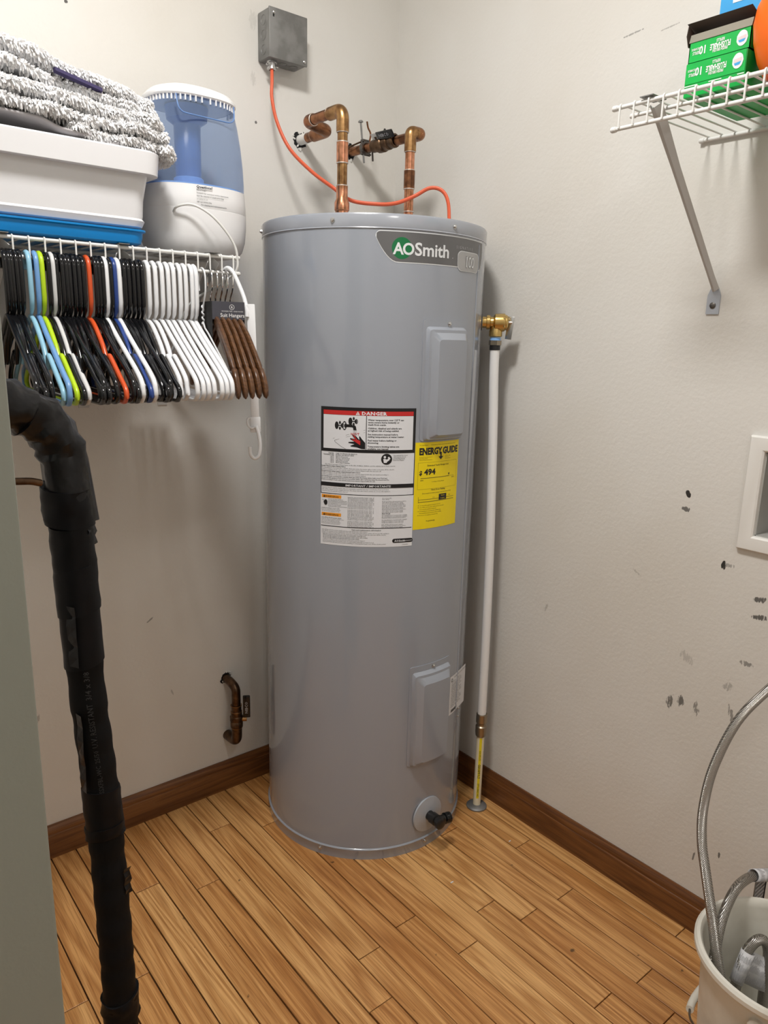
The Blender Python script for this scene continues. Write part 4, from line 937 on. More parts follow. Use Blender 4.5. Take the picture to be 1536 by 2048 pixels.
for i, (x, kd) in enumerate(zip(xs_all, kinds)):
    rot0 = -3.5 - 3.8 * max(0, min(1, (x + .94) / .19)); rot = rot0 + rh.uniform(-1.4, 1.4)
    if kd == 'b':
        if i < 5: lab, grp = 'black hanger, %s of the five bunched left of the pale blue one' % ORD5[i], 'black hangers left of the pale blue one'
        elif i == 8: lab, grp = 'single black plastic hanger between the lime green and the greyish white one', None
        elif i < 17: lab, grp = 'black hanger, %s of the seven between greyish white and orange' % ORD7[i - 10], 'black hangers left of the orange one'
        elif i < 21: lab, grp = 'black hanger, %s of the three just right of the orange one' % ORD3[i - 18], 'black hangers right of the orange one'
        elif i == 22: lab, grp = 'black plastic hanger directly left of the navy blue one', None
        else: lab, grp = 'black hanger, %s of the five right of the navy blue one' % ORD5[i - 25], 'black hangers right of the navy blue one'
        hanger('blackgloss', int(i % 3 != 0), x, rot + rh.uniform(-1.5, 1.5), lab, grp, half=(.195, .186, .201)[i % 3])
    elif kd == 'wn':
        ni += 1; hanger('white2', 1, x, rot0, ('white plastic hanger with strap notches touching the black bunch', 'white plastic hanger with strap notches touching the smooth white ones')[ni - 1], 'white notched hangers', half=.178)
    elif kd == 'w':
        wi += 1; hanger('white2', 0, x, rot0 + rh.uniform(-.7, .7), 'smooth white hanger, %s of the seven beside the wooden ones' % ORD7[wi - 1], 'smooth white hangers beside the wooden ones', half=.197)
    else:
        mk_, nt_, lab = names[kd]; hanger(mk_, nt_, x, rot0 + (-1.5 if kd == 'mb' else 0), lab, None, half=.205 if kd == 'mb' else .195)

# white coated wire hanger
t = thing('wire_hanger', 'thin white coated wire hanger between the white plastic and the wooden hangers', 'hanger', (-.718, DL, HZ))
xx = -.718
pts = [(-.013, -.040), (-.014, -.015), (-.009, -.002), (.001, .0022), (.011, -.004), (.015, -.020), (.013, -.045), (.004, -.066), (0, -.080)]
MB().tube(spline([(xx, DL - u, HZ + z) for u, z in pts], 4), .0018, 8).build('hook', M['white2'], t)
tw = []
for k_ in range(25): a = k_ * .95; tw.append((xx + .0017 * math.cos(a), DL + .0017 * math.sin(a), HZ - .066 - .0016 * k_))
MB().tube(tw, .0018, 6).build('twisted_neck', M['white2'], t)
sh = [(0, -.100), (.010, -.112), (.030, -.122), (.110, -.172), (.165, -.208), (.178, -.220), (.172, -.230), (.150, -.231), (0, -.231)]
MB().tube([(xx - u * .14, DL - u, HZ + z) for u, z in sh] + [(xx + u * .14, DL + u, HZ + z) for u, z in sh[::-1][1:]], .0018, 8).build('wire_body', M['white2'], t)

# wooden suit hangers in a card sleeve
def wooden(x, i):
    WA = math.radians(-12.4 + .95 * i)
    t = thing('wooden_hanger', ('walnut brown wooden suit hanger, leftmost of the five in the card sleeve', 'second walnut wooden suit hanger from the left in the card sleeve', 'middle one of the five walnut wooden suit hangers in the card sleeve', 'fourth walnut wooden suit hanger from the left in the card sleeve', 'walnut brown wooden suit hanger, rightmost of the five in the card sleeve')[i], 'hanger', (x, DL, HZ), 'walnut suit hangers')
    def W_(u, z, w=0): return (x + u * math.sin(WA) + w * math.cos(WA), DL - u * math.cos(WA), HZ + z)
    hk = [(-.019, -.030), (-.020, -.017), (-.014, -.004), (0, .0016), (.014, -.004), (.020, -.019), (.015, -.037), (.003, -.050), (0, -.060), (0, -.088)]
    MB().tube(spline([W_(u, z) for u, z in hk], 5), .0017, 10).build('hook', M['chrome'], t)
    for sgn in (1, -1):
        rings = []
        prof_ = [(0, -.084, .019, .0105), (.025, -.087, .022, .0108), (.060, -.104, .026, .0110), (.095, -.130, .028, .0112), (.130, -.160, .026, .0114), (.152, -.180, .024, .0114), (.1545, -.1825, .021, .0092), (.157, -.1850, .021, .0092), (.1595, -.1875, .026, .0124), (.172, -.202, .026, .0130), (.182, -.217, .021, .0126), (.1875, -.229, .012, .0085), (.189, -.233, .002, .001)]
        n_ = len(prof_)
        for j, (u, z, hh, ww) in enumerate(prof_):
            u0, z0 = prof_[max(0, j - 1)][:2]; u1, z1 = prof_[min(n_ - 1, j + 1)][:2]; dd = Vector((u1 - u0, z1 - z0)).normalized(); nn = Vector((-dd.y, dd.x))
            ring = []
            for k_ in range(14):
                a = 2 * PI * k_ / 14; ca, sa = math.cos(a), math.sin(a); ca = math.copysign(abs(ca) ** .75, ca); sa = math.copysign(abs(sa) ** .75, sa)
                q = nn * hh * .5 * ca; ring.append(W_(sgn * (u + q.x), z - .004 + q.y, ww * .5 * sa))
            rings.append(ring)
        MB().loft(rings).build('arm', M['walnut'], t, smooth=40)
xh = [-.7013 + .01095 * i for i in range(5)]
WA = math.radians(-10.5)
for i, x in enumerate(xh): wooden(x, i)
# card sleeve
sx0, sx1 = -.7105, -.6485
sl = thing('card_sleeve', 'charcoal printed card sleeve around the necks of the wooden hangers', 'sleeve', ((sx0 + sx1) / 2, DL, HZ - .10))
Ms = Matrix.Translation(((sx0 + sx1) / 2, DL, 0)) @ Matrix.Rotation(WA, 4, 'Z')
hw = (sx1 - sx0) / 2 + .001
MB().prism([(-hw, -.052), (hw, -.052), (hw, -.0512), (-hw, -.0512)], lambda u, v: Ms @ Vector((u, v, HZ - .0945)), lambda u, v: Ms @ Vector((u, v, HZ - .0605))).build('front_panel', M['card'], sl, smooth=0)
for s_ in (-1, 1):
    MB().prism([(-.0515, HZ - .0605), (-.0515, HZ - .135), (-.030, HZ - .152), (.050, HZ - .150), (.050, HZ - .0605)], lambda y_, z_: Ms @ Vector((s_ * hw, y_, z_)), lambda y_, z_: Ms @ Vector((s_ * (hw + .0007), y_, z_))).build('side_panel', M['carddark'], sl, smooth=0)
b = MB(); F = lambda x_, z_: Ms @ Vector((x_, -.0524, HZ - .0945 + z_))
for body, xc, zc, sz, bo, sxx in (('Suit Hangers', .012, .0050, .0100, .008, .95), ('WOODEN TREE · SOLID WOOD', .012, .0148, .0030, 0, 1.0), ('R', .011, .0215, .0058, .02, 1)):
    vs, fs = text2d(body, sz, bo, 'CENTER', sxx, 2); b.add([F(x_ + xc - .004, y_ + zc) for x_, y_ in vs], fs)
vs = []
for q in (.0050, .0043):
    for k_ in range(24): a = 2 * PI * k_ / 24; vs.append(F(.007 + q * math.cos(a), .0237 + q * math.sin(a)))
b.add(vs, [(k_, (k_ + 1) % 24, 24 + (k_ + 1) % 24, 24 + k_) for k_ in range(24)])
b.build('sleeve_lettering', M['whitep'], sl, smooth=0, fix=False, kind=None)
b = MB(); G = lambda y_, z_: Ms @ Vector((-hw - .0011, y_, HZ + z_))
for j, body in enumerate(('Wooden', 'Suit', 'Hangers', 'Contains', 'five pieces', 'solid wood', 'with round', 'metal hook')):
    vs, fs = text2d(body, .0085 if j < 2 else .0055, .01, 'LEFT', .9); b.add([G(-(x_ - .040), y_ - .074 - j * .0095 - (.002 if j > 1 else 0)) for x_, y_ in vs], fs)
b.build('side_lettering', M['print_grey'], sl, smooth=0, fix=False)

# white plastic cascading clip hanger at the end of the rod
t = thing('strap_hanger', 'long white plastic strap hanger with a small lower hook at the shelf end', 'hanger', (-.655, DL, HZ))
pth = [(-.6645, -.268, HZ - .016), (-.6640, -.268, HZ + .001), (-.6605, -.2800, HZ + .0062), (-.6560, -.292, HZ - .003), (-.6500, -.305, HZ - .028), (-.6470, -.318, HZ - .052), (-.6470, -.328, HZ - .075), (-.6480, -.330, HZ - .088)]
MB().tube(spline(pth, 6), .0044, 12).build('top_hook', M['white2'], t)
Mb = Matrix.Translation((-.6420, -.331, HZ)) @ Matrix.Rotation(math.radians(-30), 4, 'Z') @ Matrix.Rotation(math.radians(-1.5), 4, 'Y')
b = MB().box(-.0085, .0085, -.0022, .0022, -.290, -.063, bev=.002, M=Mb); b.build('strap', M['white2'], t)
b = MB().box(-.0115, .0105, -.003, .003, -.318, -.286, bev=.0025, M=Mb); b.build('end_block', M['white2'], t)
MB().tube(spline([Mb @ Vector(q) for q in ((-.011, -.004, -.286), (-.0165, -.005, -.292), (-.015, -.0055, -.303), (-.008, -.006, -.309), (-.002, -.0055, -.306))], 5), .0022, 8).build('catch', M['white2'], t)
MB().tube(spline([Mb @ Vector(q) for q in ((.001, -.002, -.305), (.0055, -.004, -.322), (.0075, -.005, -.345), (.004, -.006, -.365), (-.005, -.007, -.371), (-.0125, -.007, -.362), (-.0135, -.007, -.346))], 6), .0038, 12).build('lower_hook', M['white2'], t)

# ================================================================== LEFT SHELF LOAD
ZT = ZL + .0053
tx0, tx1 = -1.235, -.8290
b = MB(); cx_, cy_ = (tx0 + tx1) / 2, -.166
hx, hy = (tx1 - tx0) / 2, .122
rings = [rrect(cx_, cy_, hx - i, hy - i, .022, z) for i, z in ((.010, ZT), (.003, ZT + .004), (.0005, ZT + .014), (0, ZT + .022), (-.004, ZT + .024), (-.004, ZT + .027), (.004, ZT + .027), (.006, ZT + .018))]
b.loft(rings, True, False); b.add(rings[-1], [tuple(range(len(rings[-1])))])
b.build('blue_tray', M['blue'], label='shallow bright blue plastic tray under the white tub on the left shelf', cat='tray')
zt0 = ZT + .0285
cx_, hx = -1.014, .190; cy_ = -.168; hy = .122
b = MB()
lv_ = [(.012, zt0), (.004, zt0 + .004), (.000, zt0 + .014), (.003, zt0 + .018), (.002, zt0 + .024), (.0005, zt0 + .050), (-.006, zt0 + .088), (-.0065, zt0 + .091), (-.020, zt0 + .0905), (-.0220, zt0 + .0915), (-.0250, zt0 + .127), (-.022, zt0 + .130), (-.006, zt0 + .130), (-.003, zt0 + .127), (.006, zt0 + .060), (.012, zt0 + .010)]
rings = [rrect(cx_, cy_, hx - i, hy - i, max(.010, .026 - i * .3), z) for i, z in lv_]; b.loft(rings, True, False); b.add(rings[-1], [tuple(range(len(rings[-1])))])
b.build('dish_tub', M['dishpan'], label='large white plastic tub with a wide rim on the left shelf', cat='tub')
RIMZ = zt0 + .130

# chenille pads
def sgnp(v, p): return math.copysign(abs(v) ** p, v)
def pad(name, ctrl, th, y0, y1, label, matk, seed, fuzzn, skew=0.0, group='chenille mop pads piled on the tub', fl=.0068):
    r_ = random.Random(seed); P = spline([(x, 0, z) for x, z in ctrl], 7); n = len(P); K = 28; rings = []
    ym, hw_ = (y0 + y1) / 2, (y1 - y0) / 2
    ph = [r_.uniform(0, 6) for _ in range(8)]
    nrm = []
    for i in range(n):
        T = (P[min(i + 1, n - 1)] - P[max(i - 1, 0)]).normalized(); N_ = Vector((-T.z, 0, T.x)); nrm.append((T, N_))
        e = 1.0
        s_ = i / (n - 1)
        if s_ > .9: e = math.sqrt(max(0, 1 - ((s_ - .9) / .1) ** 2)) * .97 + .03
        ring = []
        wv = .006 * math.sin(i * .45 + ph[0]) + .004 * math.sin(i * .9 + ph[1])
        for k_ in range(K):
            a = 2 * PI * k_ / K; yy = sgnp(math.cos(a), .35) * (hw_ + wv) * (.6 + .4 * e); tt = sgnp(math.sin(a), .8) * th / 2 * e
            tt += .0016 * math.sin(yy * 70 + i * .5 + ph[2]) + .0012 * math.sin(yy * 33 - i * .8 + ph[3])
            sag = -.10 * max(0, -yy - hw_ * .75) if skew else 0
            ring.append(P[i] + N_ * tt + Vector((0, ym + yy, -skew * abs(min(0, yy)) / hw_ + sag)))
        rings.append(ring)
    t = thing(name, label, 'cloth', (ctrl[len(ctrl) // 2][0], ym, min(z for _, z in ctrl)), group)
    MB().loft(rings).build('pad_body', M[matk], t, smooth=70)
    # chenille strands
    if fuzzn:
        b = MB(); vs = []; fs = []; ms = []
        for q in range(fuzzn):
            i = r_.randrange(0, n - 1); k_ = r_.randrange(K)
            A, B_, C_, D_ = rings[i][k_], rings[i][(k_ + 1) % K], rings[i + 1][(k_ + 1) % K], rings[i + 1][k_]
            u, v = r_.random(), r_.random(); p = (A * (1 - u) + B_ * u) * (1 - v) + (D_ * (1 - u) + C_ * u) * v
            cen = P[i] + Vector((0, ym, 0)); nn = (B_ - A).cross(D_ - A)
            if nn.length < 1e-9: continue
            nn.normalize()
            if nn.dot(p - cen) < 0: nn = -nn
            if p.y > ym + hw_ * .4 and nn.y > .5: continue
            d_ = (nn + Vector((r_.gauss(.15, .22), r_.gauss(-.1, .22), r_.gauss(-.30, .20)))).normalized()
            ln = fl * r_.uniform(.7, 1.2); w = r_.uniform(.0013, .0019)
            s1 = d_.cross(Vector((.3, .5, .8))).normalized(); s2 = d_.cross(s1)
            base = p - d_ * .001; mid = p + d_ * ln * .55; tipp = p + d_ * ln + Vector((0, 0, -.0015))
            o_ = len(vs)
            for c_, ww in ((base, w), (mid, w * 1.15), (tipp, w * .55)):
                for m_ in range(3): a = 2 * PI * m_ / 3; vs.append(c_ + (s1 * math.cos(a) + s2 * math.sin(a)) * ww)
            mi = 0 if r_.random() < .62 else (1 if r_.random() < .5 else 2)
            for j in (0, 3):
                for m_ in range(3): fs.append((o_ + j + m_, o_ + j + (m_ + 1) % 3, o_ + j + 3 + (m_ + 1) % 3, o_ + j + 3 + m_)); ms.append(mi)
            fs.append((o_ + 6, o_ + 7, o_ + 8)); ms.append(mi)
        b.v = [tuple(x) for x in vs]; b.f = fs; b.m = ms
        b.build('chenille_pile', [M['fuzz'], M['fuzz2'], M['fuzz3']], t, smooth=80, kind='stuff', fix=False)
    return t
Z = RIMZ
pad('flannel_cloth', [(-1.22, Z + .024), (-1.05, Z + .026), (-.97, Z + .014), (-.90, Z + .006), (-.86, Z + .005)], .012, -.304, -.08, 'smooth grey flannel cloth under the chenille pads on the tub rim', 'cloth', 1, 0, group=None)
pad('mop_pad', [(-.96, Z + .022), (-.92, Z + .012), (-.88, Z + .011), (-.83, Z + .012), (-.80, Z + .010), (-.784, Z + .003), (-.776, Z - .006)], .013, -.306, -.10, 'white chenille mop pad, lowest of the pile, its end hanging over the tub rim', 'fuzz', 2, 3600)
pad('mop_pad', [(-1.225, Z + .062), (-1.06, Z + .046), (-.98, Z + .036), (-.90, Z + .034), (-.84, Z + .033), (-.805, Z + .030), (-.790, Z + .024)], .013, -.310, -.09, 'white chenille mop pad, second from the bottom of the pile', 'fuzz', 3, 5000)
pad('mop_pad', [(-1.225, Z + .088), (-1.06, Z + .072), (-.96, Z + .060), (-.88, Z + .054), (-.82, Z + .051), (-.790, Z + .044)], .017, -.306, -.09, 'shaggy grey white chenille mop pad in the middle of the pile', 'fuzz', 4, 6000)
pad('mop_pad', [(-1.215, Z + .124), (-1.10, Z + .108), (-.97, Z + .089), (-.88, Z + .074), (-.83, Z + .069), (-.795, Z + .062)], .010, -.292, -.09, 'grey white chenille mop pad just under the topmost one, holding a purple tag', 'fuzz', 5, 4500)
pad('mop_pad', [(-1.225, Z + .158), (-1.06, Z + .133), (-.96, Z + .113), (-.88, Z + .096), (-.830, Z + .086), (-.805, Z + .078)], .017, -.290, -.09, 'white chenille mop pad, topmost of the pile', 'fuzz', 6, 6000)
b = MB(); vs = []
for k_ in range(9):
    x = -.975 + .075 * k_ / 8; z = Z + .099 - .016 * k_ / 8
    vs += [(x, -.294, z - .003), (x, -.3030, z - .001), (x, -.3020, z + .0045), (x, -.288, z + .006)]
b.add(vs, [(4 * k_ + j, 4 * k_ + j + 1, 4 * k_ + j + 5, 4 * k_ + j + 4) for k_ in range(8) for j in range(3)] + [(0, 1, 2, 3), (32, 33, 34, 35)])
b.build('fabric_strap', M['purple'], label='dark purple fabric strap folded between the upper chenille pads', cat='strap')

# humidifier
hcx, hcy = -.676, -.160
HS = .962
hu = thing('humidifier', 'white humidifier with a translucent blue water tank on the left shelf', 'humidifier', (hcx, hcy, ZT))
def ov(hx_, hy_, z, n=44, e=.80):
    return [(hcx + hx_ * sgnp(math.cos(2 * PI * k_ / n), e), hcy + hy_ * sgnp(math.sin(2 * PI * k_ / n), e), z) for k_ in range(n)]
MB().loft([ov(*q) for q in ((.070, .055, ZT), (.088, .072, ZT + 0.0029), (.098, .082, ZT + 0.0135), (.104, .088, ZT + 0.0337), (.1065, .090, ZT + 0.0596), (.1070, .0905, ZT + 0.0847), (.1067, .090, ZT + 0.0851), (.1071, .0905, ZT + 0.0861), (.1060, .089, ZT + 0.1106), (.1045, .088, ZT + 0.1284), (.100, .084, ZT + 0.1294))]).build('base', M['white'], hu)
for fx in (-.045, .02): MB().lathe([(.0075, 0), (.006, -.0025), (0, -.003)], (hcx + fx, hcy - .062, ZT + 0.0034), n=16).build('foot', M['white'], hu)
tk = [(.1035, .087, ZT + 0.1304), (.1040, .0875, ZT + 0.1443), (.1025, .086, ZT + 0.1780), (.0985, .083, ZT + 0.2165), (.0925, .079, ZT + 0.2520), (.0860, .074, ZT + 0.2809), (.0830, .072, ZT + 0.2915)]
outer = [ov(*q) for q in tk]
MB().loft(outer, False, False).build('water_tank', M['hum_tank'], hu, label='translucent blue tank')
MB().loft([ov(.099, .083, ZT + 0.1299), ov(.099, .083, ZT + 0.1323)]).build('tank_floor', M['hum_lt'], hu)
MB().lathe([(.030, ZT + 0.1328), (.030, ZT + 0.1520), (.027, ZT + 0.1539), (0, ZT + 0.1539)], (hcx - .006, hcy, 0), n=28).build('tank_valve', M['hum_lt'], hu)
MB().lathe([(.0255, ZT + 0.1539), (.0265, ZT + 0.2520), (.040, ZT + 0.2617), (.043, ZT + 0.2848)], (hcx - .006, hcy, 0), n=28).build('mist_tube', M['hum_in'], hu, label='dark blue inner tube')
b = MB(); rg = [ov(.0885, .076, ZT + 0.2886), ov(.0900, .078, ZT + 0.2915), ov(.0895, .0775, ZT + 0.2963), ov(.0800, .069, ZT + 0.3069), ov(.0600, .052, ZT + 0.3141), ov(.0300, .026, ZT + 0.3175)]
b.loft(rg).build('lid', M['white'], hu)
b = MB()
for k_ in range(28):
    a = -PI + PI * k_ / 27; x_, y_ = hcx + .0855 * sgnp(math.cos(a), .8), hcy + .0735 * sgnp(math.sin(a), .8)
    b.box(x_ - .0012, x_ + .0012, y_ - .003, y_ + .003, ZT + 0.2790, ZT + 0.2900)
b.build('lid_ribs', M['white'], hu, smooth=0, kind='stuff')
hpts = fillet([(hcx - .064, hcy - .0800, ZT + 0.2838), (hcx - .062, hcy - .0860, ZT + 0.2520), (hcx + .058, hcy - .0800, ZT + 0.2520), (hcx + .064, hcy - .0660, ZT + 0.2867)], .018, 5)
MB().tube(hpts, .0013, 8).build('handle_line', M['hum_in'], hu)
# caption printed on the base
def hum_surf(u, z):   # u metres to the right of the front centre
    a = -PI / 2
    t_ = u / .098; t_ = max(-1, min(1, t_))
    c_ = abs(t_) ** (1 / .80); s_ = math.sqrt(max(0, 1 - c_ * c_)) ** .80
    return (hcx + .1068 * t_, hcy - .0905 * s_ - .0006, ZT + z)
b = MB()
for j, (body, sz, bo) in enumerate((('Questions?', .0068, .035), ('Need help?', .0040, 0), ('Contact our consumer service department:', .0036, .01), ('visit the website or email us for help', .0036, .01), ('or write to us', .0036, 0), ('call our service line', .0036, .01), ('for cleaning and replacement parts', .0036, .01))):
    vs, fs = text2d(body, sz, bo, 'LEFT', 1.0)
    vs = [(x_ + (.008 if j == 6 else 0), y_) for x_, y_ in vs]
    b.add([hum_surf(-.030 + x_, .1215 - j * .0052 + y_) for x_, y_ in vs], fs)
b.build('caption', M['labelb'], hu, smooth=0, fix=False)
cc = [(hcx - .074, hcy - .070, ZT + .074), (hcx - .072, hcy - .086, ZT + .083), (hcx - .050, hcy - .104, ZT + .087), (hcx - .020, hcy - .117, ZT + .072), (hcx + .008, hcy - .1225, ZT + .046), (hcx + .028, hcy - .1245, ZT + .018), (hcx + .0345, hcy - .1235, ZT - .006), (hcx + .0330, hcy - .119, ZT - .030), (hcx + .015, hcy - .090, ZT - .055), (hcx - .04, hcy - .05, ZT - .10), (hcx - .06, hcy + .02, ZT - .20), (hcx - .10, hcy + .06, ZT - .10), (hcx - .14, hcy + .15, ZT - .02)]
MB().tube(spline(cc, 7), .0024, 8).build('power_cord', M['wire'], hu)

# ================================================================== RIGHT SHELF LOAD
ZS = ZR + .0053
def carton(name, x0, x1, y0, y1, z0, z1, m, label, rot=0, group=None):
    t = thing(name, label, 'box', ((x0 + x1) / 2, (y0 + y1) / 2, z0), group)
    MB().box(x0, x1, y0, y1, z0, z1, bev=.0012).build('carton', M[m], t); return t
cy0, cy1 = -1.078, -.9825; cxf = -.236
def gprint(t, z0, z1, xf):
    b = MB()
    def Q(u, v, l=0): return (xf - .0004 - .0002 * l, cy1 - u, z1 - v)          # upside-down print: u to the right, v downwards
    def T(body, u, v, sz, bo=.01, sxx=1.0, m=0, l=1):
        vs, fs = text2d(body, sz, bo, 'LEFT', sxx, 2); b.mat(m); b.add([Q(u - x_, v + y_, l) for x_, y_ in vs], fs)
    h = z1 - z0
    T('10', .0290, h * .30, .0155, .03, .78); T('REFILLS', .0180, h * .52, .0062, .02, .56); T('RECAMBIOS', .0180, h * .32, .0045, .015, .56)
    T('FLUSHABLE', .0660, h * .36, .0112, .03, .56); T('FRESH BRUSH', .0620, h * .66, .0058, .02, .66); T('REFILLS', .0560, h * .14, .0058, .02, .66)
    b.mat(1); n = 18; vs = [Q(.0830 + (.0085 if a % 2 == 0 else .0080) * math.cos(2 * PI * a / n), h * .48 + .0105 * math.sin(2 * PI * a / n), 1) for a in range(n)]; b.add(vs, [tuple(range(n))])
    b.mat(2); b.add([Q(.0770, h * .40, 2), Q(.0890, h * .34, 2), Q(.0890, h * .50, 2), Q(.0770, h * .56, 2)], [(0, 1, 2, 3)])
    b.mat(3); b.add([Q(.0775, h * .58, 2), Q(.0885, h * .53, 2), Q(.0860, h * .68, 2), Q(.0795, h * .70, 2)], [(0, 1, 2, 3)])
    b.build('carton_print', [M['whitep'], M['labelw'], M['pink'], M['sky']], t, smooth=0, fix=False)
t = thing('refill_carton', 'green cleaning refill carton, lower one of two on the right shelf', 'box', (-.15, (cy0 + cy1) / 2, ZS), 'green refill cartons')
MB().box(cxf, -.060, cy0, cy1, ZS, ZS + .0480, bev=.0012).build('carton', M['green'], t)
b = MB().box(cxf - .0008, cxf + .001, cy0 + .001, cy1 - .002, ZS + .0185, ZS + .0475); b.build('front_panel', M['green'], t, smooth=0)
gprint(t, ZS + .019, ZS + .0475, cxf - .0008)
b = MB(); [b.box(cxf - .0006, cxf, ya, yb_, za, za + .0013) for ya, yb_, za in ((cy1 - .022, cy1 - .001, ZS + .0150), (cy1 - .060, cy1 - .040, ZS + .0150), (cy1 - .094, cy1 - .084, ZS + .0150))]
b.build('print_dashes', M['whitep'], t, smooth=0, kind='stuff')
t = thing('refill_carton', 'green cleaning refill carton, upper one of two, its grey flaps torn open', 'box', (-.15, (cy0 + cy1) / 2, ZS + .049), 'green refill cartons')
z0, z1 = ZS + .0490, ZS + .0790; xf = cxf + .004
b = MB()
for q in ((xf, xf + .0012, cy0, cy1, z0, z1), (-.062, -.060, cy0, cy1, z0, z1), (xf, -.06, cy1 - .0012, cy1, z0, z1), (xf, -.06, cy0, cy0 + .0012, z0, z1), (xf, -.06, cy0, cy1, z0, z0 + .0012)): b.box(*q)
b.build('carton', M['green'], t, smooth=0); gprint(t, z0 + .003, z1 - .002, xf)
MB().prism([(xf - .001, z1 - .001), (xf + .0005, z1 - .001), (xf + .004, z1 + .0110), (xf + .003, z1 + .0112)], lambda x_, z_: (x_, cy0, z_), lambda x_, z_: (x_, cy1 + .001, z_)).build('front_flap', M['kraft'], t, smooth=0)
MB().prism([(xf + .060, z1 + .004), (xf + .061, z1 + .003), (xf - .004, z1 + .0245), (xf - .006, z1 + .0250)], lambda x_, z_: (x_, cy0, z_), lambda x_, z_: (x_, cy1 + .004, z_)).build('top_flap', M['kraftd'], t, smooth=0)
MB().prism([(xf, z1 - .006), (xf + .060, z1 + .000), (xf + .050, z1 + .004), (xf - .004, z1 + .023), (xf - .007, z1 + .008)], lambda x_, z_: (x_, cy1 + .002, z_), lambda x_, z_: (x_, cy1 + .003, z_)).build('side_flap', M['kraftd'], t, smooth=0)
MB().box(xf + .012, -.07, cy0 + .01, cy1 - .01, z0 + .002, z1 + .002, bev=.004).build('refill_pack', M['white'], t)
t = thing('blue_carton', 'bright blue and white carton standing behind the open green one', 'box', (-.1, -1.04, ZS + .085))
MB().box(-.150, -.070, -1.12, -.9790, ZS + .0850, ZS + .215, bev=.0012).build('carton', M['sky'], t)
b = MB().box(-.1506, -.1500, -1.11, -1.000, ZS + .150, ZS + .190); b.mat(1); vs, fs = text2d('FRESH', .022, .03, 'LEFT', 1.0); b.add([(-.1509, -1.006 - x_, ZS + .155 + y_) for x_, y_ in vs], fs)
b.build('carton_print', [M['whitep'], M['red']], t, smooth=0, fix=False)
# orange jug
jx, jy = -.212, -1.1395
j_ = thing('orange_jug', 'rounded orange plastic jug at the right edge on the right shelf', 'jug', (jx, jy, ZS))
MB().lathe([(0, 0), (.034, 0), (.041, .004), (.052, .025), (.0595, .050), (.0625, .075), (.0600, .095), (.052, .112), (.040, .130), (.032, .150), (.030, .185), (0, .186)], (jx, jy, ZS), n=40).build('jug_body', M['jug'], j_)
MB().lathe([(.024, .186), (.024, .212), (.022, .216), (0, .216)], (jx, jy, ZS), n=20).build('cap', M['white'], j_)
MB().cyl((-.160, -1.0860, ZS + .086), (-.160, -1.0900, ZS + .250), .006, 12).build('pale_tube', M['pink'], label='pale pink plastic tube leaning between the cartons and the orange jug', cat='tube')

# ================================================================== OUTLET BOX IN THE RIGHT WALL
ob = thing('washer_outlet_box', 'white framed recessed washer outlet box in the right wall', 'outlet box', (0, -1.188, OZ0))
def frame_ring(o, d_, x): return [(x, OY1 + o[0], OZ1 + o[1]), (x, OY0 - o[0], OZ1 + o[1]), (x, OY0 - o[0], OZ0 - o[2]), (x, OY1 + o[0], OZ0 - o[2])]
MB().loft([[(x, OY1 + e, OZ1 + e), (x, OY0 - e, OZ1 + e), (x, OY0 - e, OZ0 - e), (x, OY1 + e, OZ0 - e)] for x, e in ((-.0002, .0285), (-.0060, .0280), (-.0095, .0255), (-.0100, .0225), (-.0085, .003), (-.0060, 0), (-.0002, -.001), (.03, -.0015))], False, False).build('frame', M['outlet'], ob, smooth=25)
b = MB()
for q in ((.0, .085, OY1 - .003, OY1 - .001, OZ0 + .001, OZ1 - .001), (0, .085, OY0 + .001, OY0 + .003, OZ0 + .001, OZ1 - .001), (0, .085, OY0 + .001, OY1 - .001, OZ0 + .001, OZ0 + .003), (0, .085, OY0 + .001, OY1 - .001, OZ1 - .003, OZ1 - .001), (.083, .085, OY0 + .001, OY1 - .001, OZ0 + .001, OZ1 - .001)): b.box(*q)
b.build('recess', M['outletin'], ob, smooth=0)
MB().lathe([(.008, 0), (.008, .03), (.013, .032), (.013, .05), (.009, .055), (0, .055)], (.045, -1.150, OZ0 + .003), n=14).build('hose_valve', M['brass'], ob)

# ================================================================== BUCKET AND HOSES
bx, by2 = -.280, -1.340
bk = thing('bucket', 'off-white plastic bucket with stained rim in the bottom right corner', 'bucket', (bx, by2, 0))
MB().lathe([(0, .001), (.096, .001), (.100, .006), (.1055, .10), (.1120, .20), (.1165, .274), (.1175, .282), (.1250, .284), (.1300, .290), (.1300, .297), (.1265, .3010), (.1215, .3010), (.1180, .297), (.1165, .288), (.1100, .215), (.1030, .09), (.0985, .012), (0, .0065)], (bx, by2, 0), n=72).build('bucket_body', M['bucket'], bk)
ea = [math.radians(a) for a in (188, 8)]
for a in ea:
    dd = Vector((math.cos(a), math.sin(a), 0)); MB().lathe([(.012, 0), (.012, .010), (.008, .012), (0, .012)], Vector((bx, by2, .258)) + dd * .112, dd, n=14).build('bail_ear', M['bucket'], bk)
e0 = Vector((bx, by2, .258)) + Vector((math.cos(ea[0]), math.sin(ea[0]), 0)) * .127; e1 = Vector((bx, by2, .258)) + Vector((math.cos(ea[1]), math.sin(ea[1]), 0)) * .127
out = Vector((math.cos(math.radians(98)), math.sin(math.radians(98)), 0))
bail = []
for k_ in range(25):
    t_ = k_ / 24; a = PI * t_; p = (e0 + e1) / 2 + (e0 - e1) / 2 * math.cos(a) * 1.02 + (out * .119 + Vector((0, 0, -.125))) * math.sin(a); bail.append(p)
MB().tube(bail, .0019, 8).build('bail_wire', M['dsteel'], bk, label='dark steel wire handle')
MB().tube(bail[10:15], .0064, 12).build('bail_grip', M['bucket'], bk)

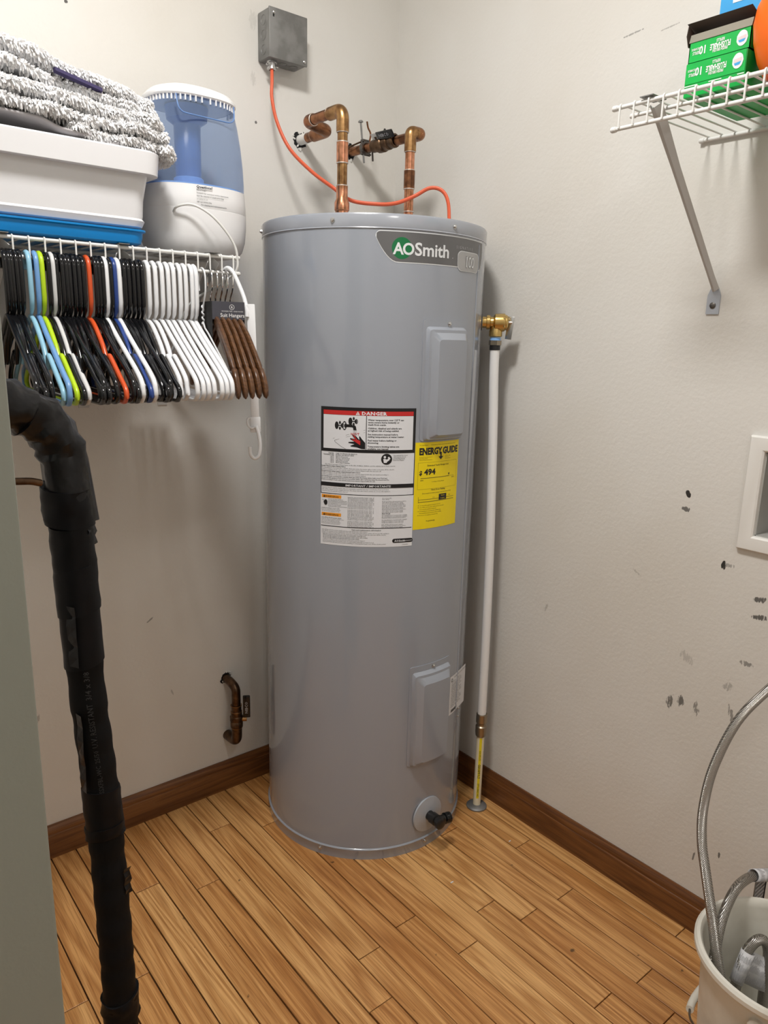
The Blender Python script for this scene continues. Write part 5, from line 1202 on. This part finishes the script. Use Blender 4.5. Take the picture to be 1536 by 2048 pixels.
def hose(label, pts, r=.0082, tags=()):
    t = thing('braided_hose', label, 'hose', pts[0]); MB().tube(spline(pts, 10), r, 16).build('braided_sleeve', M['braid'], t, smooth=60); return t
h1 = hose('braided steel hose arching from the right picture edge down into the bucket', [(-.060, -1.225, .700), (-.105, -1.195, .650), (-.160, -1.170, .592), (-.205, -1.160, .515), (-.235, -1.165, .450), (-.262, -1.182, .405), (-.290, -1.208, .372), (-.325, -1.245, .320), (-.348, -1.275, .262), (-.345, -1.305, .180), (-.325, -1.345, .090), (-.290, -1.38, .040)])
h2 = hose('braided steel hose with a white paper tag curving over the back rim of the bucket', [(-.060, -1.268, .290), (-.105, -1.252, .303), (-.150, -1.242, .320), (-.195, -1.237, .3300), (-.235, -1.236, .326), (-.275, -1.240, .302), (-.310, -1.250, .274), (-.335, -1.262, .240), (-.352, -1.285, .160), (-.340, -1.32, .080), (-.30, -1.36, .022)])
h3 = hose('braided steel hose looped inside the bucket with a white paper tag', [(-.300, -1.275, .020), (-.292, -1.276, .120), (-.285, -1.280, .200), (-.268, -1.280, .245), (-.252, -1.285, .268), (-.237, -1.294, .270), (-.232, -1.303, .245), (-.240, -1.308, .180), (-.245, -1.315, .080), (-.245, -1.325, .018)], .0085)
def paper_tag(parent, a, c, r, flag, w, seed):
    """paper wrapped round the hose from a to c, its end standing out along flag"""
    a = Vector(a); c = Vector(c); d_ = (c - a).normalized(); L_ = (c - a).length
    f_ = Vector(flag); f_ = (f_ - d_ * f_.dot(d_)).normalized(); s_ = d_.cross(f_)
    prof_ = [(r * math.cos(t_), r * math.sin(t_)) for t_ in [PI / 2 - 2 * PI * k_ / 20 for k_ in range(18)]][::-1]
    prof_ = [(math.cos(t_) * r, math.sin(t_) * r) for t_ in [math.radians(x) for x in range(80, 400, 18)]]
    prof_ += [(r * 1.15 + w * q, r * .25 + .004 * math.sin(q * 4 + seed)) for q in (.08, .25, .45, .65, .85, 1)] if w > 0 else []
    n = len(prof_); th = .0003; b = MB(); vs = []
    for e in (0, 1):
        for (x_, y_) in prof_: vs.append(a + d_ * L_ * e + f_ * x_ + s_ * y_)
    b.add(vs, [(i, i + 1, n + i + 1, n + i) for i in range(n - 1)])
    o = b.build('paper_tag', M['paper'], parent, smooth=60, fix=False)
    m_ = o.modifiers.new('thickness', 'SOLIDIFY'); m_.thickness = .0006; m_.offset = 0
    # lines of print
    b = MB(); r2 = random.Random(seed)
    for i in range(n - 1):
        x0_, y0_ = prof_[i]; x1_, y1_ = prof_[i + 1]; rows = 2 if i < n - 7 or w == 0 else int(2 + w * 60)
        for rr3 in range(rows):
            t0 = (rr3 + .25) / rows; t1 = t0 + .38 / rows
            for seg in range(3):
                e0_ = .08 + .30 * seg + r2.uniform(0, .03); e1_ = e0_ + r2.uniform(.12, .25)
                P4 = []
                for e, tt in ((e0_, t0), (e1_, t0), (e1_, t1), (e0_, t1)):
                    x_ = x0_ + (x1_ - x0_) * tt; y_ = y0_ + (y1_ - y0_) * tt; nn_ = Vector((y1_ - y0_, -(x1_ - x0_))).normalized() * .0008
                    P4.append(a + d_ * L_ * e + f_ * (x_ + nn_.x) + s_ * (y_ + nn_.y))
                b.add(P4, [(0, 1, 2, 3)])
    b.build('tag_print', M['greyp'], o, smooth=0, fix=False, kind='stuff')
    return o
paper_tag(h3, (-.284, -1.279, .205), (-.262, -1.282, .254), .0105, (.80, -.55, .1), .050, 2)
paper_tag(h2, (-.172, -1.2385, .327), (-.110, -1.2505, .305), .0105, (0, 0, -1), .0, 4)
b = MB().box(-.165, -.118, -1.242, -1.241, .235, .312); b.mat(1)
for k_ in range(7): b.box(-.162, -.124, -1.2428, -1.2422, .300 - k_ * .009, .3035 - k_ * .009)
b.mat(2).box(-.120, -.1175, -1.2432, -1.2405, .235, .312)
b.build('hanging_tag', [M['galv'], M['greyp'], M['labelb']], h2, smooth=0)

# tiny litter on the floor
for i, (x, y_, s_) in enumerate(((-.318, -.655, .004), (-.100, -.640, .003))):
    MB().box(x - s_, x + s_, y_ - .0012, y_ + .0012, .0004, .0016).build('paint_chip', M['white'], label=('tiny white chip on the planks in front of the water heater', 'tiny white chip on the planks right of the drain valve')[i], cat='chip')

bpy.data.objects.remove(_fo)
